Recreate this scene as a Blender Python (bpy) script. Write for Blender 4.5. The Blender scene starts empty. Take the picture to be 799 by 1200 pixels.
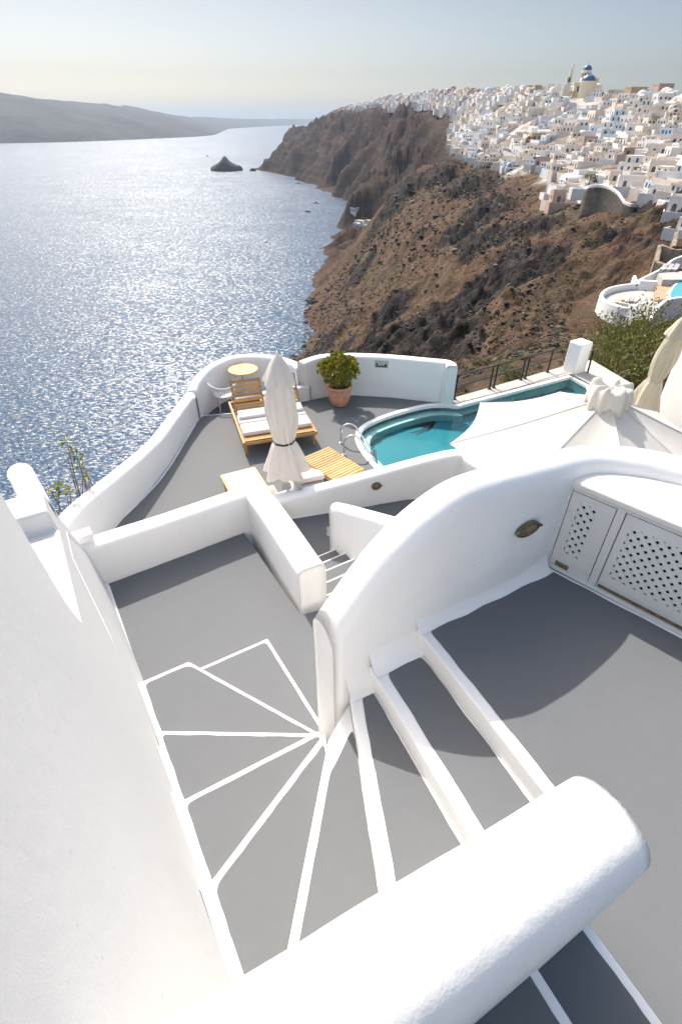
import bpy, bmesh, math, random
import numpy as np
from mathutils import Vector, Matrix, noise
random.seed(7)
R = math.radians
S = bpy.context.scene
COL = S.collection
EYE = 3.0
FPX = 600.0
PITCH = math.atan(463 / 600)
SP, CP = math.sin(PITCH), math.cos(PITCH)
SUN_AZ, SUN_EL = -27.0, 48.0
SEA = -107.0

# ------------------------------------------------------------------ survey helpers
def ray(x, y):
    u = x - 400; v = 600 - y
    return (u, v * SP + FPX * CP, v * CP - FPX * SP)
def at(x, y, z):
    d = ray(x, y); t = (z - EYE) / d[2]
    return (d[0] * t, d[1] * t)
def aty(x, y, Y):
    d = ray(x, y); t = Y / d[1]
    return (d[0] * t, Y, EYE + d[2] * t)

# ------------------------------------------------------------------ materials
def mat(name):
    m = bpy.data.materials.new(name); m.use_nodes = True
    nt = m.node_tree
    return m, nt, nt.nodes['Principled BSDF']
def N(nt, t, **kw):
    n = nt.nodes.new(t)
    for k, v in kw.items():
        if hasattr(n, k): setattr(n, k, v)
        else: n.inputs[k].default_value = v
    return n
def coord(nt, scale=1.0, obj=True):
    if obj:
        return N(nt, 'ShaderNodeTexCoord').outputs['Object']
    return N(nt, 'ShaderNodeNewGeometry').outputs['Position']
def noise_tex(nt, vec, scale, detail=4, rough=.55, dist=0):
    n = N(nt, 'ShaderNodeTexNoise'); n.inputs['Scale'].default_value = scale
    n.inputs['Detail'].default_value = detail; n.inputs['Roughness'].default_value = rough
    n.inputs['Distortion'].default_value = dist
    nt.links.new(vec, n.inputs['Vector'])
    return n
def ramp(nt, fac, stops, interp='LINEAR'):
    r = N(nt, 'ShaderNodeValToRGB'); r.color_ramp.interpolation = interp
    els = r.color_ramp.elements
    while len(els) < len(stops): els.new(.5)
    for e, (p, c) in zip(els, stops):
        e.position = p; e.color = (*c, 1) if len(c) == 3 else c
    nt.links.new(fac, r.inputs['Fac'])
    return r
def mixc(nt, fac, a, b, mode='MIX'):
    m = N(nt, 'ShaderNodeMix', data_type='RGBA', blend_type=mode)
    for sock, v in ((m.inputs[0], fac), (m.inputs[6], a), (m.inputs[7], b)):
        if hasattr(v, 'is_linked') or hasattr(v, 'links'): nt.links.new(v, sock)
        elif isinstance(v, (tuple, list)): sock.default_value = (*v, 1) if len(v) == 3 else v
        else: sock.default_value = v
    return m.outputs[2]
def bump(nt, height, strength, dist=.02):
    b = N(nt, 'ShaderNodeBump'); b.inputs['Strength'].default_value = strength
    b.inputs['Distance'].default_value = dist
    nt.links.new(height, b.inputs['Height'])
    return b.outputs['Normal']
def simple(name, c, rough=.6, metal=0, var=.0, scale=3, bmp=0, bscale=30, obj=False, spec=.5):
    m, nt, b = mat(name)
    v = coord(nt, obj=obj)
    if var:
        n = noise_tex(nt, v, scale, 5)
        r = ramp(nt, n.outputs['Fac'], [(.3, tuple(x * (1 - var) for x in c)), (.7, tuple(min(1, x * (1 + var)) for x in c))])
        nt.links.new(r.outputs[0], b.inputs['Base Color'])
    else: b.inputs['Base Color'].default_value = (*c, 1)
    b.inputs['Roughness'].default_value = rough; b.inputs['Metallic'].default_value = metal
    b.inputs['Specular IOR Level'].default_value = spec
    if bmp:
        n = noise_tex(nt, v, bscale, 4)
        nt.links.new(bump(nt, n.outputs['Fac'], bmp), b.inputs['Normal'])
    return m

def plaster_mat(name, c, wear=.55, bs=.27):
    m, nt, b = mat(name)
    v = coord(nt, obj=False)
    big = noise_tex(nt, v, 1.1, 5, .6)
    med = noise_tex(nt, v, 9, 6, .65)
    fine = noise_tex(nt, v, 90, 3, .6)
    r1 = ramp(nt, big.outputs['Fac'], [(.3, tuple(x * .95 for x in c)), (.7, c)])
    # faint streaks and scuffs
    mp = N(nt, 'ShaderNodeMapping'); mp.inputs['Scale'].default_value = (6, 6, .9)
    nt.links.new(v, mp.inputs['Vector'])
    st = noise_tex(nt, mp.outputs[0], 2.0, 6, .7)
    sf = ramp(nt, st.outputs['Fac'], [(.60, (0, 0, 0)), (.78, (wear * .5,) * 3)])
    c2 = mixc(nt, sf.outputs[0], r1.outputs[0], (c[0] * .80, c[1] * .78, c[2] * .75))
    sp = noise_tex(nt, v, 22, 2, .5)
    sf2 = ramp(nt, sp.outputs['Fac'], [(.735, (0, 0, 0)), (.76, (wear * .6,) * 3)])
    c3 = mixc(nt, sf2.outputs[0], c2, (c[0] * .6, c[1] * .58, c[2] * .55))
    wv = N(nt, 'ShaderNodeVectorMath', operation='ADD'); nt.links.new(v, wv.inputs[0])
    dn = noise_tex(nt, v, 3, 4, .6); ds = N(nt, 'ShaderNodeVectorMath', operation='SCALE'); ds.inputs['Scale'].default_value = .5
    nt.links.new(dn.outputs['Color'], ds.inputs[0]); nt.links.new(ds.outputs[0], wv.inputs[1])
    vo = N(nt, 'ShaderNodeTexVoronoi', feature='DISTANCE_TO_EDGE'); vo.inputs['Scale'].default_value = 1.1
    nt.links.new(wv.outputs[0], vo.inputs['Vector'])
    ck = ramp(nt, vo.outputs['Distance'], [(.0, (1, 1, 1)), (.004, (0, 0, 0))])
    ckm = ramp(nt, big.outputs['Fac'], [(.52, (0, 0, 0)), (.60, (wear * .55,) * 3)])
    c3 = mixc(nt, mixc(nt, 1.0, ck.outputs[0], ckm.outputs[0], 'MULTIPLY'), c3, (c[0] * .62, c[1] * .60, c[2] * .57))
    nt.links.new(c3, b.inputs['Base Color'])
    b.inputs['Roughness'].default_value = .75
    b.inputs['Specular IOR Level'].default_value = .3
    add = N(nt, 'ShaderNodeMath', operation='ADD')
    nt.links.new(med.outputs['Fac'], add.inputs[0])
    sc = N(nt, 'ShaderNodeMath', operation='MULTIPLY'); sc.inputs[1].default_value = .18
    nt.links.new(fine.outputs['Fac'], sc.inputs[0]); nt.links.new(sc.outputs[0], add.inputs[1])
    nt.links.new(bump(nt, add.outputs[0], bs, .018), b.inputs['Normal'])
    return m

def floor_mat(name, c):
    m, nt, b = mat(name)
    v = coord(nt, obj=False)
    big = noise_tex(nt, v, .9, 6, .62, .4)
    med = noise_tex(nt, v, 6, 6, .7)
    r = ramp(nt, big.outputs['Fac'], [(.28, tuple(x * .97 for x in c)), (.5, c), (.75, tuple(x * 1.02 for x in c))])
    r2 = ramp(nt, med.outputs['Fac'], [(.35, (.975, .975, .975)), (.65, (1.01, 1.01, 1.01))])
    col = mixc(nt, 1.0, r.outputs[0], r2.outputs[0], 'MULTIPLY')
    # pale scuffs
    mp = N(nt, 'ShaderNodeMapping'); mp.inputs['Scale'].default_value = (2.4, 9, 4); mp.inputs['Rotation'].default_value = (0, 0, .5)
    nt.links.new(v, mp.inputs['Vector'])
    sc = noise_tex(nt, mp.outputs[0], 2.2, 7, .75)
    sf = ramp(nt, sc.outputs['Fac'], [(.68, (0, 0, 0)), (.82, (.07, .07, .07))])
    col = mixc(nt, sf.outputs[0], col, tuple(min(1, x * 1.5) for x in c))
    st = noise_tex(nt, v, 14, 3, .6); sm_ = ramp(nt, st.outputs['Fac'], [(.71, (0, 0, 0)), (.76, (.28,) * 3)])
    mk = ramp(nt, big.outputs['Fac'], [(.5, (0, 0, 0)), (.62, (1,) * 3)])
    col = mixc(nt, mixc(nt, 1.0, sm_.outputs[0], mk.outputs[0], 'MULTIPLY'), col, tuple(x * .62 for x in c))
    nt.links.new(col, b.inputs['Base Color'])
    rr = ramp(nt, med.outputs['Fac'], [(.3, (.84,) * 3), (.7, (.88,) * 3)])
    nt.links.new(rr.outputs[0], b.inputs['Roughness'])
    b.inputs['Specular IOR Level'].default_value = .12
    nt.links.new(bump(nt, noise_tex(nt, v, 45, 4, .6).outputs['Fac'], .10, .003), b.inputs['Normal'])
    return m

def leaf_mat(name, cols, trans=.25, rough=.5):
    m, nt, b = mat(name)
    g = N(nt, 'ShaderNodeNewGeometry')
    k = len(cols)
    r = ramp(nt, g.outputs['Random Per Island'], [((i + .5) / k, c) for i, c in enumerate(cols)])
    nt.links.new(r.outputs[0], b.inputs['Base Color'])
    b.inputs['Roughness'].default_value = rough
    b.inputs['Specular IOR Level'].default_value = .3
    t = N(nt, 'ShaderNodeBsdfTranslucent'); nt.links.new(r.outputs[0], t.inputs['Color'])
    mx = N(nt, 'ShaderNodeMixShader'); mx.inputs[0].default_value = trans
    out = nt.nodes['Material Output']
    nt.links.new(b.outputs[0], mx.inputs[1]); nt.links.new(t.outputs[0], mx.inputs[2])
    nt.links.new(mx.outputs[0], out.inputs['Surface'])
    return m

def wood_mat(name, c, rough=.45, gscale=1.0):
    m, nt, b = mat(name)
    v = coord(nt, obj=True)
    mp = N(nt, 'ShaderNodeMapping'); mp.inputs['Scale'].default_value = (3 * gscale, 40 * gscale, 40 * gscale)
    nt.links.new(v, mp.inputs['Vector'])
    n = noise_tex(nt, mp.outputs[0], 1.2, 4, .6, .3)
    g = N(nt, 'ShaderNodeNewGeometry')
    r = ramp(nt, n.outputs['Fac'], [(.3, tuple(x * .65 for x in c)), (.7, tuple(x * 1.2 for x in c))])
    r2 = ramp(nt, g.outputs['Random Per Island'], [(0, (.72, .70, .66)), (1, (1.15, 1.12, 1.05))])
    nt.links.new(mixc(nt, 1.0, r.outputs[0], r2.outputs[0], 'MULTIPLY'), b.inputs['Base Color'])
    b.inputs['Roughness'].default_value = rough
    return m

def fabric_mat(name, c, trans=.12):
    m, nt, b = mat(name)
    v = coord(nt, obj=True)
    n = noise_tex(nt, v, 6, 5, .6); w = noise_tex(nt, v, 260, 2)
    r = ramp(nt, n.outputs['Fac'], [(.3, tuple(x * .93 for x in c)), (.7, c)])
    nt.links.new(r.outputs[0], b.inputs['Base Color'])
    b.inputs['Roughness'].default_value = .9; b.inputs['Specular IOR Level'].default_value = .15
    nt.links.new(bump(nt, w.outputs['Fac'], .15, .004), b.inputs['Normal'])
    t = N(nt, 'ShaderNodeBsdfTranslucent'); nt.links.new(r.outputs[0], t.inputs['Color'])
    mx = N(nt, 'ShaderNodeMixShader'); mx.inputs[0].default_value = trans
    nt.links.new(b.outputs[0], mx.inputs[1]); nt.links.new(t.outputs[0], mx.inputs[2])
    nt.links.new(mx.outputs[0], nt.nodes['Material Output'].inputs['Surface'])
    return m

M = {}
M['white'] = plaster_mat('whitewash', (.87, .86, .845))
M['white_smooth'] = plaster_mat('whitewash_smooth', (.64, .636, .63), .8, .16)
M['whiteclean'] = plaster_mat('whitewash_clean', (.88, .87, .86), .15)
M['floor'] = floor_mat('grey_floor_paint', (.144, .151, .160))
M['floor_pool'] = floor_mat('terrace_floor_paint', (.156, .161, .166))
M['cream_top'] = plaster_mat('cream_plaster', (.78, .745, .69), .3)
M['door'] = simple('door_paint', (.70, .685, .66), .5, var=.04, scale=4)
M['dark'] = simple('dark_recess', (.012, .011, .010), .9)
M['rust'] = simple('rusty_gap', (.16, .115, .075), .8, var=.4, scale=30)
M['bronze'] = simple('aged_bronze', (.16, .125, .075), .5, .6, var=.35, scale=40)
M['lampglass'] = simple('lamp_glass', (.20, .17, .12), .25, var=.2, scale=30)
M['teak'] = wood_mat('teak', (.50, .27, .09))
M['teak_pale'] = wood_mat('teak_pale', (.66, .40, .16))
M['teak_table'] = wood_mat('teak_table', (.66, .41, .17), .5, .5)
M['cushion'] = fabric_mat('cushion_cloth', (.66, .61, .595), .05)
M['canvas'] = fabric_mat('parasol_canvas', (.74, .705, .65), .3)
M['canvas_grey'] = fabric_mat('parasol_canvas_grey', (.80, .755, .71), .32)
M['canvas_cream'] = fabric_mat('parasol_canvas_cream', (.78, .71, .58), .42)
M['strap'] = simple('dark_strap', (.02, .02, .022), .7)
M['pole'] = simple('white_pole', (.72, .71, .69), .35)
M['chrome'] = simple('chrome', (.72, .73, .75), .12, 1.0)
M['terracotta'] = simple('terracotta', (.58, .30, .19), .8, var=.15, scale=7, bmp=.2, obj=True)
M['soil'] = simple('soil', (.05, .035, .022), .95, var=.3, scale=20)
M['black_metal'] = simple('black_iron', (.02, .02, .022), .45, .4)
M['wicker'] = simple('white_wicker', (.66, .66, .67), .6)
M['steel'] = simple('dull_steel', (.42, .43, .44), .4, .7, var=.25, scale=30)
M['concrete'] = simple('concrete', (.40, .385, .36), .85, var=.18, scale=5, bmp=.3)
M['pool_wall'] = simple('pool_wall_paint', (.66, .74, .68), .5, var=.08, scale=3)
M['pool_floor'] = simple('pool_floor_paint', (.002, .175, .225), .5, var=.12, scale=1.2)
M['squid'] = simple('mosaic_dark', (.012, .03, .05), .6, var=.4, scale=40)
M['jade'] = leaf_mat('pot_leaves', [(.10, .15, .016), (.22, .26, .03), (.42, .36, .05), (.08, .13, .018), (.44, .30, .06)], .2, .4)
M['bush'] = leaf_mat('bush_leaves', [(.07, .085, .022), (.14, .16, .035), (.21, .215, .05), (.09, .11, .03), (.15, .13, .05)], .25)
M['sprig'] = leaf_mat('sprig_leaves', [(.16, .20, .025), (.32, .32, .05), (.10, .13, .02)], .3)
M['scrub'] = leaf_mat('scrub_leaves', [(.035, .04, .014), (.075, .075, .028), (.11, .095, .04), (.028, .034, .014)], .15, .8)
M['scrub_dry'] = leaf_mat('scrub_dry_leaves', [(.12, .085, .045), (.085, .062, .032), (.075, .068, .03)], .1, .9)
M['twig'] = simple('twig', (.17, .13, .095), .9)
M['stone'] = simple('stone', (.24, .19, .14), .9, var=.35, scale=1.2, bmp=.6, bscale=3)
M['stone_dark'] = simple('stone_dark', (.075, .062, .052), .9, var=.4, scale=.8, bmp=.6, bscale=2)
M['wood_deck'] = simple('deck_boards', (.36, .25, .15), .7, var=.2, scale=2)

def boulder_mat():
    m, nt, b = mat('boulder_rock')
    g = N(nt, 'ShaderNodeNewGeometry')
    r = ramp(nt, g.outputs['Random Per Island'], [(0, (.012, .011, .011)), (.45, (.04, .032, .028)), (.8, (.085, .065, .052)), (1, (.17, .14, .115))])
    nt.links.new(r.outputs[0], b.inputs['Base Color']); b.inputs['Roughness'].default_value = .95
    n = noise_tex(nt, coord(nt, obj=False), 3, 5)
    nt.links.new(bump(nt, n.outputs['Fac'], .8, .3), b.inputs['Normal'])
    return m
M['boulder'] = boulder_mat()

def water_mat():
    m, nt, b = mat('pool_water')
    out = nt.nodes['Material Output']
    t = N(nt, 'ShaderNodeBsdfTransparent'); t.inputs['Color'].default_value = (.74, .97, .97, 1)
    g = N(nt, 'ShaderNodeBsdfGlossy'); g.inputs['Roughness'].default_value = .03
    f = N(nt, 'ShaderNodeFresnel'); f.inputs['IOR'].default_value = 1.2
    v = coord(nt, obj=False); n = noise_tex(nt, v, 5, 3)
    nm = bump(nt, n.outputs['Fac'], .12, .02)
    nt.links.new(nm, g.inputs['Normal']); nt.links.new(nm, f.inputs['Normal'])
    mx = N(nt, 'ShaderNodeMixShader')
    nt.links.new(f.outputs[0], mx.inputs[0]); nt.links.new(t.outputs[0], mx.inputs[1]); nt.links.new(g.outputs[0], mx.inputs[2])
    nt.links.new(mx.outputs[0], out.inputs['Surface'])
    return m
M['water'] = water_mat()

def sea_mat():
    m, nt, b = mat('sea_water')
    v = coord(nt, obj=False)
    # wind sea: long crests, so slopes are strong along the wind and weak across it
    W = R(11)
    wx, wy = math.sin(W), math.cos(W)
    mp = N(nt, 'ShaderNodeMapping'); mp.vector_type = 'POINT'
    mp.inputs['Rotation'].default_value = (0, 0, W); mp.inputs['Scale'].default_value = (.55, 1.15, 1)
    nt.links.new(v, mp.inputs['Vector'])
    def chan(scale, det):
        n = noise_tex(nt, mp.outputs[0], scale, det, .72)
        s = N(nt, 'ShaderNodeSeparateColor'); nt.links.new(n.outputs['Color'], s.inputs[0])
        return s
    s1 = chan(.8, 5.0)
    swell = noise_tex(nt, mp.outputs[0], .018, 3, .5)
    patch = noise_tex(nt, v, .0035, 4, .55)
    def mth(op, a, bb):
        q = N(nt, 'ShaderNodeMath', operation=op)
        for i, x in enumerate((a, bb)):
            if isinstance(x, (int, float)): q.inputs[i].default_value = x
            else: nt.links.new(x, q.inputs[i])
        return q.outputs[0]
    pr = ramp(nt, patch.outputs['Fac'], [(.35, (.80,) * 3), (.65, (1.1,) * 3)])
    amp = mth('MULTIPLY', pr.outputs[0], SEA_AMP)
    along = mth('MULTIPLY', mth('SUBTRACT', s1.outputs[0], .5), amp)
    along = mth('ADD', along, mth('MULTIPLY', mth('SUBTRACT', swell.outputs['Fac'], .5), .25))
    cross = mth('MULTIPLY', mth('MULTIPLY', mth('SUBTRACT', s1.outputs[1], .5), amp), SEA_CROSS)
    # normal = up + along*wind + cross*perp
    nx = mth('ADD', mth('MULTIPLY', along, wx), mth('MULTIPLY', cross, wy))
    ny = mth('SUBTRACT', mth('MULTIPLY', along, wy), mth('MULTIPLY', cross, wx))
    cx = N(nt, 'ShaderNodeCombineXYZ'); nt.links.new(nx, cx.inputs[0]); nt.links.new(ny, cx.inputs[1]); cx.inputs[2].default_value = 1
    nr = N(nt, 'ShaderNodeVectorMath', operation='NORMALIZE'); nt.links.new(cx.outputs[0], nr.inputs[0])
    nt.links.new(nr.outputs[0], b.inputs['Normal'])
    b.inputs['Base Color'].default_value = (.006, .045, .105, 1)
    b.inputs['Roughness'].default_value = SEA_ROUGH
    b.inputs['IOR'].default_value = 1.33
    b.inputs['Specular IOR Level'].default_value = .5
    return m
SEA_AMP, SEA_CROSS, SEA_ROUGH = 4.2, .40, .30
M['sea'] = sea_mat()

def terrain_mat():
    m, nt, b = mat('volcanic_hillside')
    v = coord(nt, obj=False)
    a_rock = N(nt, 'ShaderNodeAttribute', attribute_name='rock')
    a_pave = N(nt, 'ShaderNodeAttribute', attribute_name='pave')
    a_far = N(nt, 'ShaderNodeAttribute', attribute_name='lava')
    n1 = noise_tex(nt, v, .035, 7, .62, .3)
    n2 = noise_tex(nt, v, .22, 8, .68, .2)
    n3 = noise_tex(nt, v, 1.3, 6, .7)
    n4 = noise_tex(nt, v, .09, 6, .6)
    soil = ramp(nt, n2.outputs['Fac'], [(.28, (.034, .026, .021)), (.43, (.080, .057, .040)), (.58, (.135, .095, .064)), (.76, (.22, .165, .115))])
    red = ramp(nt, n1.outputs['Fac'], [(.38, (0, 0, 0)), (.56, (.9,) * 3)])
    c = mixc(nt, red.outputs[0], soil.outputs[0], mixc(nt, .5, soil.outputs[0], (.125, .060, .040)))
    gr = ramp(nt, n4.outputs['Fac'], [(.5, (0, 0, 0)), (.66, (.42,) * 3)])
    c = mixc(nt, gr.outputs[0], c, ramp(nt, n3.outputs['Fac'], [(.35, (.040, .044, .017)), (.65, (.105, .102, .042))]).outputs[0])
    rockc = ramp(nt, n2.outputs['Fac'], [(.3, (.012, .011, .011)), (.48, (.032, .027, .026)), (.62, (.075, .060, .052)), (.78, (.16, .125, .10))])
    c = mixc(nt, a_rock.outputs['Fac'], c, rockc.outputs[0])
    lava = ramp(nt, n1.outputs['Fac'], [(.34, (.010, .010, .012)), (.45, (.022, .018, .019)), (.53, (.072, .038, .029)), (.62, (.024, .021, .022)), (.76, (.085, .068, .056))])
    # layered ash and lava beds in the far cliffs
    sz = N(nt, 'ShaderNodeSeparateXYZ'); nt.links.new(v, sz.inputs[0])
    zb_ = N(nt, 'ShaderNodeMath', operation='MULTIPLY_ADD'); zb_.inputs[1].default_value = 26.0
    nt.links.new(n1.outputs['Fac'], zb_.inputs[0]); nt.links.new(sz.outputs['Z'], zb_.inputs[2])
    cz = N(nt, 'ShaderNodeCombineXYZ'); nt.links.new(zb_.outputs[0], cz.inputs[2])
    bed = noise_tex(nt, cz.outputs[0], .085, 3, .6)
    bedc = ramp(nt, bed.outputs['Fac'], [(.36, (.010, .010, .012)), (.45, (.032, .025, .023)), (.52, (.080, .046, .035)), (.58, (.022, .020, .022)), (.68, (.11, .09, .075))])
    lv = mixc(nt, .55, lava.outputs[0], bedc.outputs[0])
    c = mixc(nt, a_far.outputs['Fac'], c, lv)
    pave = ramp(nt, n2.outputs['Fac'], [(.34, (.17, .15, .125)), (.46, (.40, .36, .32)), (.58, (.60, .56, .52))])
    c = mixc(nt, a_pave.outputs['Fac'], c, pave.outputs[0])
    det = ramp(nt, n3.outputs['Fac'], [(.3, (.5,) * 3), (.55, (1.0,) * 3), (.72, (1.55,) * 3)])
    c = mixc(nt, 1.0, c, det.outputs[0], 'MULTIPLY')
    nt.links.new(c, b.inputs['Base Color'])
    b.inputs['Roughness'].default_value = .95; b.inputs['Specular IOR Level'].default_value = .1
    ad = N(nt, 'ShaderNodeMath', operation='MULTIPLY_ADD'); ad.inputs[1].default_value = .35
    nt.links.new(n3.outputs['Fac'], ad.inputs[0]); nt.links.new(n2.outputs['Fac'], ad.inputs[2])
    nt.links.new(bump(nt, ad.outputs[0], 1.0, 1.6), b.inputs['Normal'])
    return m
M['terrain'] = terrain_mat()

def island_mat():
    m, nt, b = mat('island_rock')
    v = coord(nt, obj=False)
    n1 = noise_tex(nt, v, .004, 8, .65)
    r = ramp(nt, n1.outputs['Fac'], [(.3, (.018, .017, .016)), (.5, (.035, .031, .027)), (.7, (.06, .052, .044))])
    nt.links.new(r.outputs[0], b.inputs['Base Color']); b.inputs['Roughness'].default_value = 1
    nt.links.new(bump(nt, n1.outputs['Fac'], 1, 30), b.inputs['Normal'])
    return m
M['island'] = island_mat()

HM = {
 'white': simple('house_white', (.66, .635, .61), .8, var=.06, scale=.4, spec=.2),
 'bluewhite': simple('house_bluewhite', (.58, .61, .64), .8, var=.06, scale=.4, spec=.2),
 'churchcream': simple('church_cream', (.82, .71, .52), .8, var=.06, scale=.4, spec=.2),
 'cream': simple('house_cream', (.62, .55, .475), .8, var=.08, scale=.4, spec=.2),
 'rose': simple('house_rose', (.42, .32, .27), .8, var=.08, scale=.4, spec=.2),
 'ochre': simple('house_ochre', (.42, .31, .19), .8, var=.08, scale=.4, spec=.2),
 'stone': M['stone'],
 'glass': simple('window_dark', (.07, .075, .085), .25, spec=.4),
 'bluewood': simple('blue_wood', (.05, .14, .30), .6),
 'brownwood': simple('brown_wood', (.12, .07, .04), .6),
 'dome': simple('blue_dome', (.012, .10, .21), .45, var=.12, scale=.8),
 'pool': simple('turquoise_pool', (.05, .32, .37), .2),
 'navy': simple('navy_hoarding', (.022, .034, .055), .8, var=.3, scale=.2),
 'boat_white': simple('boat_white', (.75, .75, .75), .4),
 'boat_dark': simple('boat_dark', (.05, .055, .07), .5),
}

# ------------------------------------------------------------------ object helpers
def tag(o, label=None, cat=None, group=None, kind=None):
    if label: o['label'] = label
    if cat: o['category'] = cat
    if group: o['group'] = group
    if kind: o['kind'] = kind
    elif cat: o['kind'] = 'thing'
    return o
def link(name, me, m=None, parent=None):
    o = bpy.data.objects.new(name, me); COL.objects.link(o)
    if m is not None:
        for x in (m if isinstance(m, (list, tuple)) else [m]): me.materials.append(x)
    if parent is not None: o.parent = parent
    return o
def empty(name, loc, rz=0):
    o = bpy.data.objects.new(name, None); COL.objects.link(o)
    o.location = loc; o.rotation_euler = (0, 0, rz); o.empty_display_size = .2
    return o
def copy_tree(o, parent=None):
    c = o.copy(); COL.objects.link(c)
    if parent is not None:
        c.parent = parent
        c.matrix_parent_inverse = o.matrix_parent_inverse
    for ch in o.children: copy_tree(ch, c)
    return c

class MB:
    def __init__(s): s.v = []; s.f = []; s.mi = []; s.cur = 0; s.flat = False
    def add(s, vs, fs):
        o = len(s.v); s.v += [tuple(p) for p in vs]
        s.f += [tuple(i + o for i in f) for f in fs]; s.mi += [s.cur] * len(fs)
    def box(s, c, d, rz=0, M4=None):
        x, y, z = d[0] / 2, d[1] / 2, d[2] / 2
        vs = [Vector((i * x, j * y, k * z)) for i in (-1, 1) for j in (-1, 1) for k in (-1, 1)]
        if M4 is not None: vs = [M4 @ p for p in vs]
        elif rz:
            mm = Matrix.Rotation(rz, 3, 'Z'); vs = [mm @ p for p in vs]
        vs = [p + Vector(c) for p in vs]
        s.add(vs, [(0, 1, 3, 2), (4, 6, 7, 5), (0, 4, 5, 1), (2, 3, 7, 6), (0, 2, 6, 4), (1, 5, 7, 3)])
    def bar(s, a, b, w, h, up=(0, 0, 1)):
        a, b = Vector(a), Vector(b); d = (b - a); L = d.length; d.normalize()
        u = Vector(up); r = d.cross(u)
        if r.length < 1e-4: r = d.cross(Vector((1, 0, 0)))
        r.normalize(); u = r.cross(d)
        vs = [p + r * (i * w / 2) + u * (j * h / 2) for p in (a, b) for i in (-1, 1) for j in (-1, 1)]
        s.add(vs, [(0, 1, 3, 2), (4, 6, 7, 5), (0, 4, 5, 1), (2, 3, 7, 6), (0, 2, 6, 4), (1, 5, 7, 3)])
    def prism(s, poly, z0, z1):
        n = len(poly)
        vs = [(p[0], p[1], z0) for p in poly] + [(p[0], p[1], z1) for p in poly]
        s.add(vs, [tuple(range(n - 1, -1, -1)), tuple(range(n, 2 * n))] + [(i, (i + 1) % n, n + (i + 1) % n, n + i) for i in range(n)])
    def sheet(s, poly, z):
        ar = sum(poly[i][0] * poly[(i + 1) % len(poly)][1] - poly[(i + 1) % len(poly)][0] * poly[i][1] for i in range(len(poly)))
        if ar < 0: poly = list(poly)[::-1]
        s.flat = True
        s.add([(p[0], p[1], z) for p in poly], [tuple(range(len(poly)))])
    def tube(s, pts, r, n=8, closed=False):
        pts = [Vector(p) for p in pts]; rings = []
        rr = r if isinstance(r, (list, tuple)) else [r] * len(pts)
        prev = None
        for i, p in enumerate(pts):
            a = pts[max(0, i - 1)]; b = pts[min(len(pts) - 1, i + 1)]
            t = (b - a).normalized()
            if prev is None:
                u = t.cross(Vector((0, 0, 1)))
                if u.length < 1e-3: u = t.cross(Vector((1, 0, 0)))
                u.normalize()
            else:
                u = prev - t * prev.dot(t)
                u.normalize()
            prev = u; w = t.cross(u)
            rings.append([p + (u * math.cos(2 * math.pi * k / n) + w * math.sin(2 * math.pi * k / n)) * rr[i] for k in range(n)])
        vs = [q for g in rings for q in g]; fs = []
        for i in range(len(pts) - 1):
            for k in range(n):
                fs.append((i * n + k, i * n + (k + 1) % n, (i + 1) * n + (k + 1) % n, (i + 1) * n + k))
        fs += [tuple(range(n - 1, -1, -1)), tuple(range((len(pts) - 1) * n, len(pts) * n))]
        s.add(vs, fs)
    def lathe(s, prof, n=24, c=(0, 0, 0), fn=None, cap=True):
        vs = []; fs = []
        for j, (r, z) in enumerate(prof):
            for k in range(n):
                a = 2 * math.pi * k / n
                q = r * (fn(a, j, z) if fn else 1)
                vs.append((c[0] + q * math.cos(a), c[1] + q * math.sin(a), c[2] + z))
        for j in range(len(prof) - 1):
            for k in range(n):
                fs.append((j * n + k, j * n + (k + 1) % n, (j + 1) * n + (k + 1) % n, (j + 1) * n + k))
        if cap: fs += [tuple(range(n - 1, -1, -1)), tuple(range((len(prof) - 1) * n, len(prof) * n))]
        s.add(vs, fs)
    def leaf(s, p, d, up, L, w):
        d = Vector(d).normalized(); r = d.cross(Vector(up))
        if r.length < 1e-3: r = d.cross(Vector((1, .3, 0)))
        r.normalize(); p = Vector(p); nn = r.cross(d) * (w * .25)
        s.add([p, p + d * L * .5 + r * w / 2 + nn, p + d * L, p + d * L * .5 - r * w / 2 + nn], [(0, 1, 2, 3)])
    def build(s, name, m, parent=None, smooth=False, bevel=0, seg=2, angle=40, recalc=True):
        me = bpy.data.meshes.new(name); me.from_pydata(s.v, [], s.f)
        if recalc and not s.flat and len(s.f) < 60000:
            bm = bmesh.new(); bm.from_mesh(me)
            bmesh.ops.recalc_face_normals(bm, faces=bm.faces); bm.to_mesh(me); bm.free()
        if isinstance(m, (list, tuple)):
            me.polygons.foreach_set('material_index', s.mi)
        if smooth: me.polygons.foreach_set('use_smooth', [True] * len(me.polygons))
        me.update()
        o = link(name, me, m, parent)
        if bevel:
            b = o.modifiers.new('edge', 'BEVEL'); b.width = bevel; b.segments = seg; b.limit_method = 'ANGLE'
            b.angle_limit = R(angle); b.harden_normals = True
            me.polygons.foreach_set('use_smooth', [True] * len(me.polygons))
        return o

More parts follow.
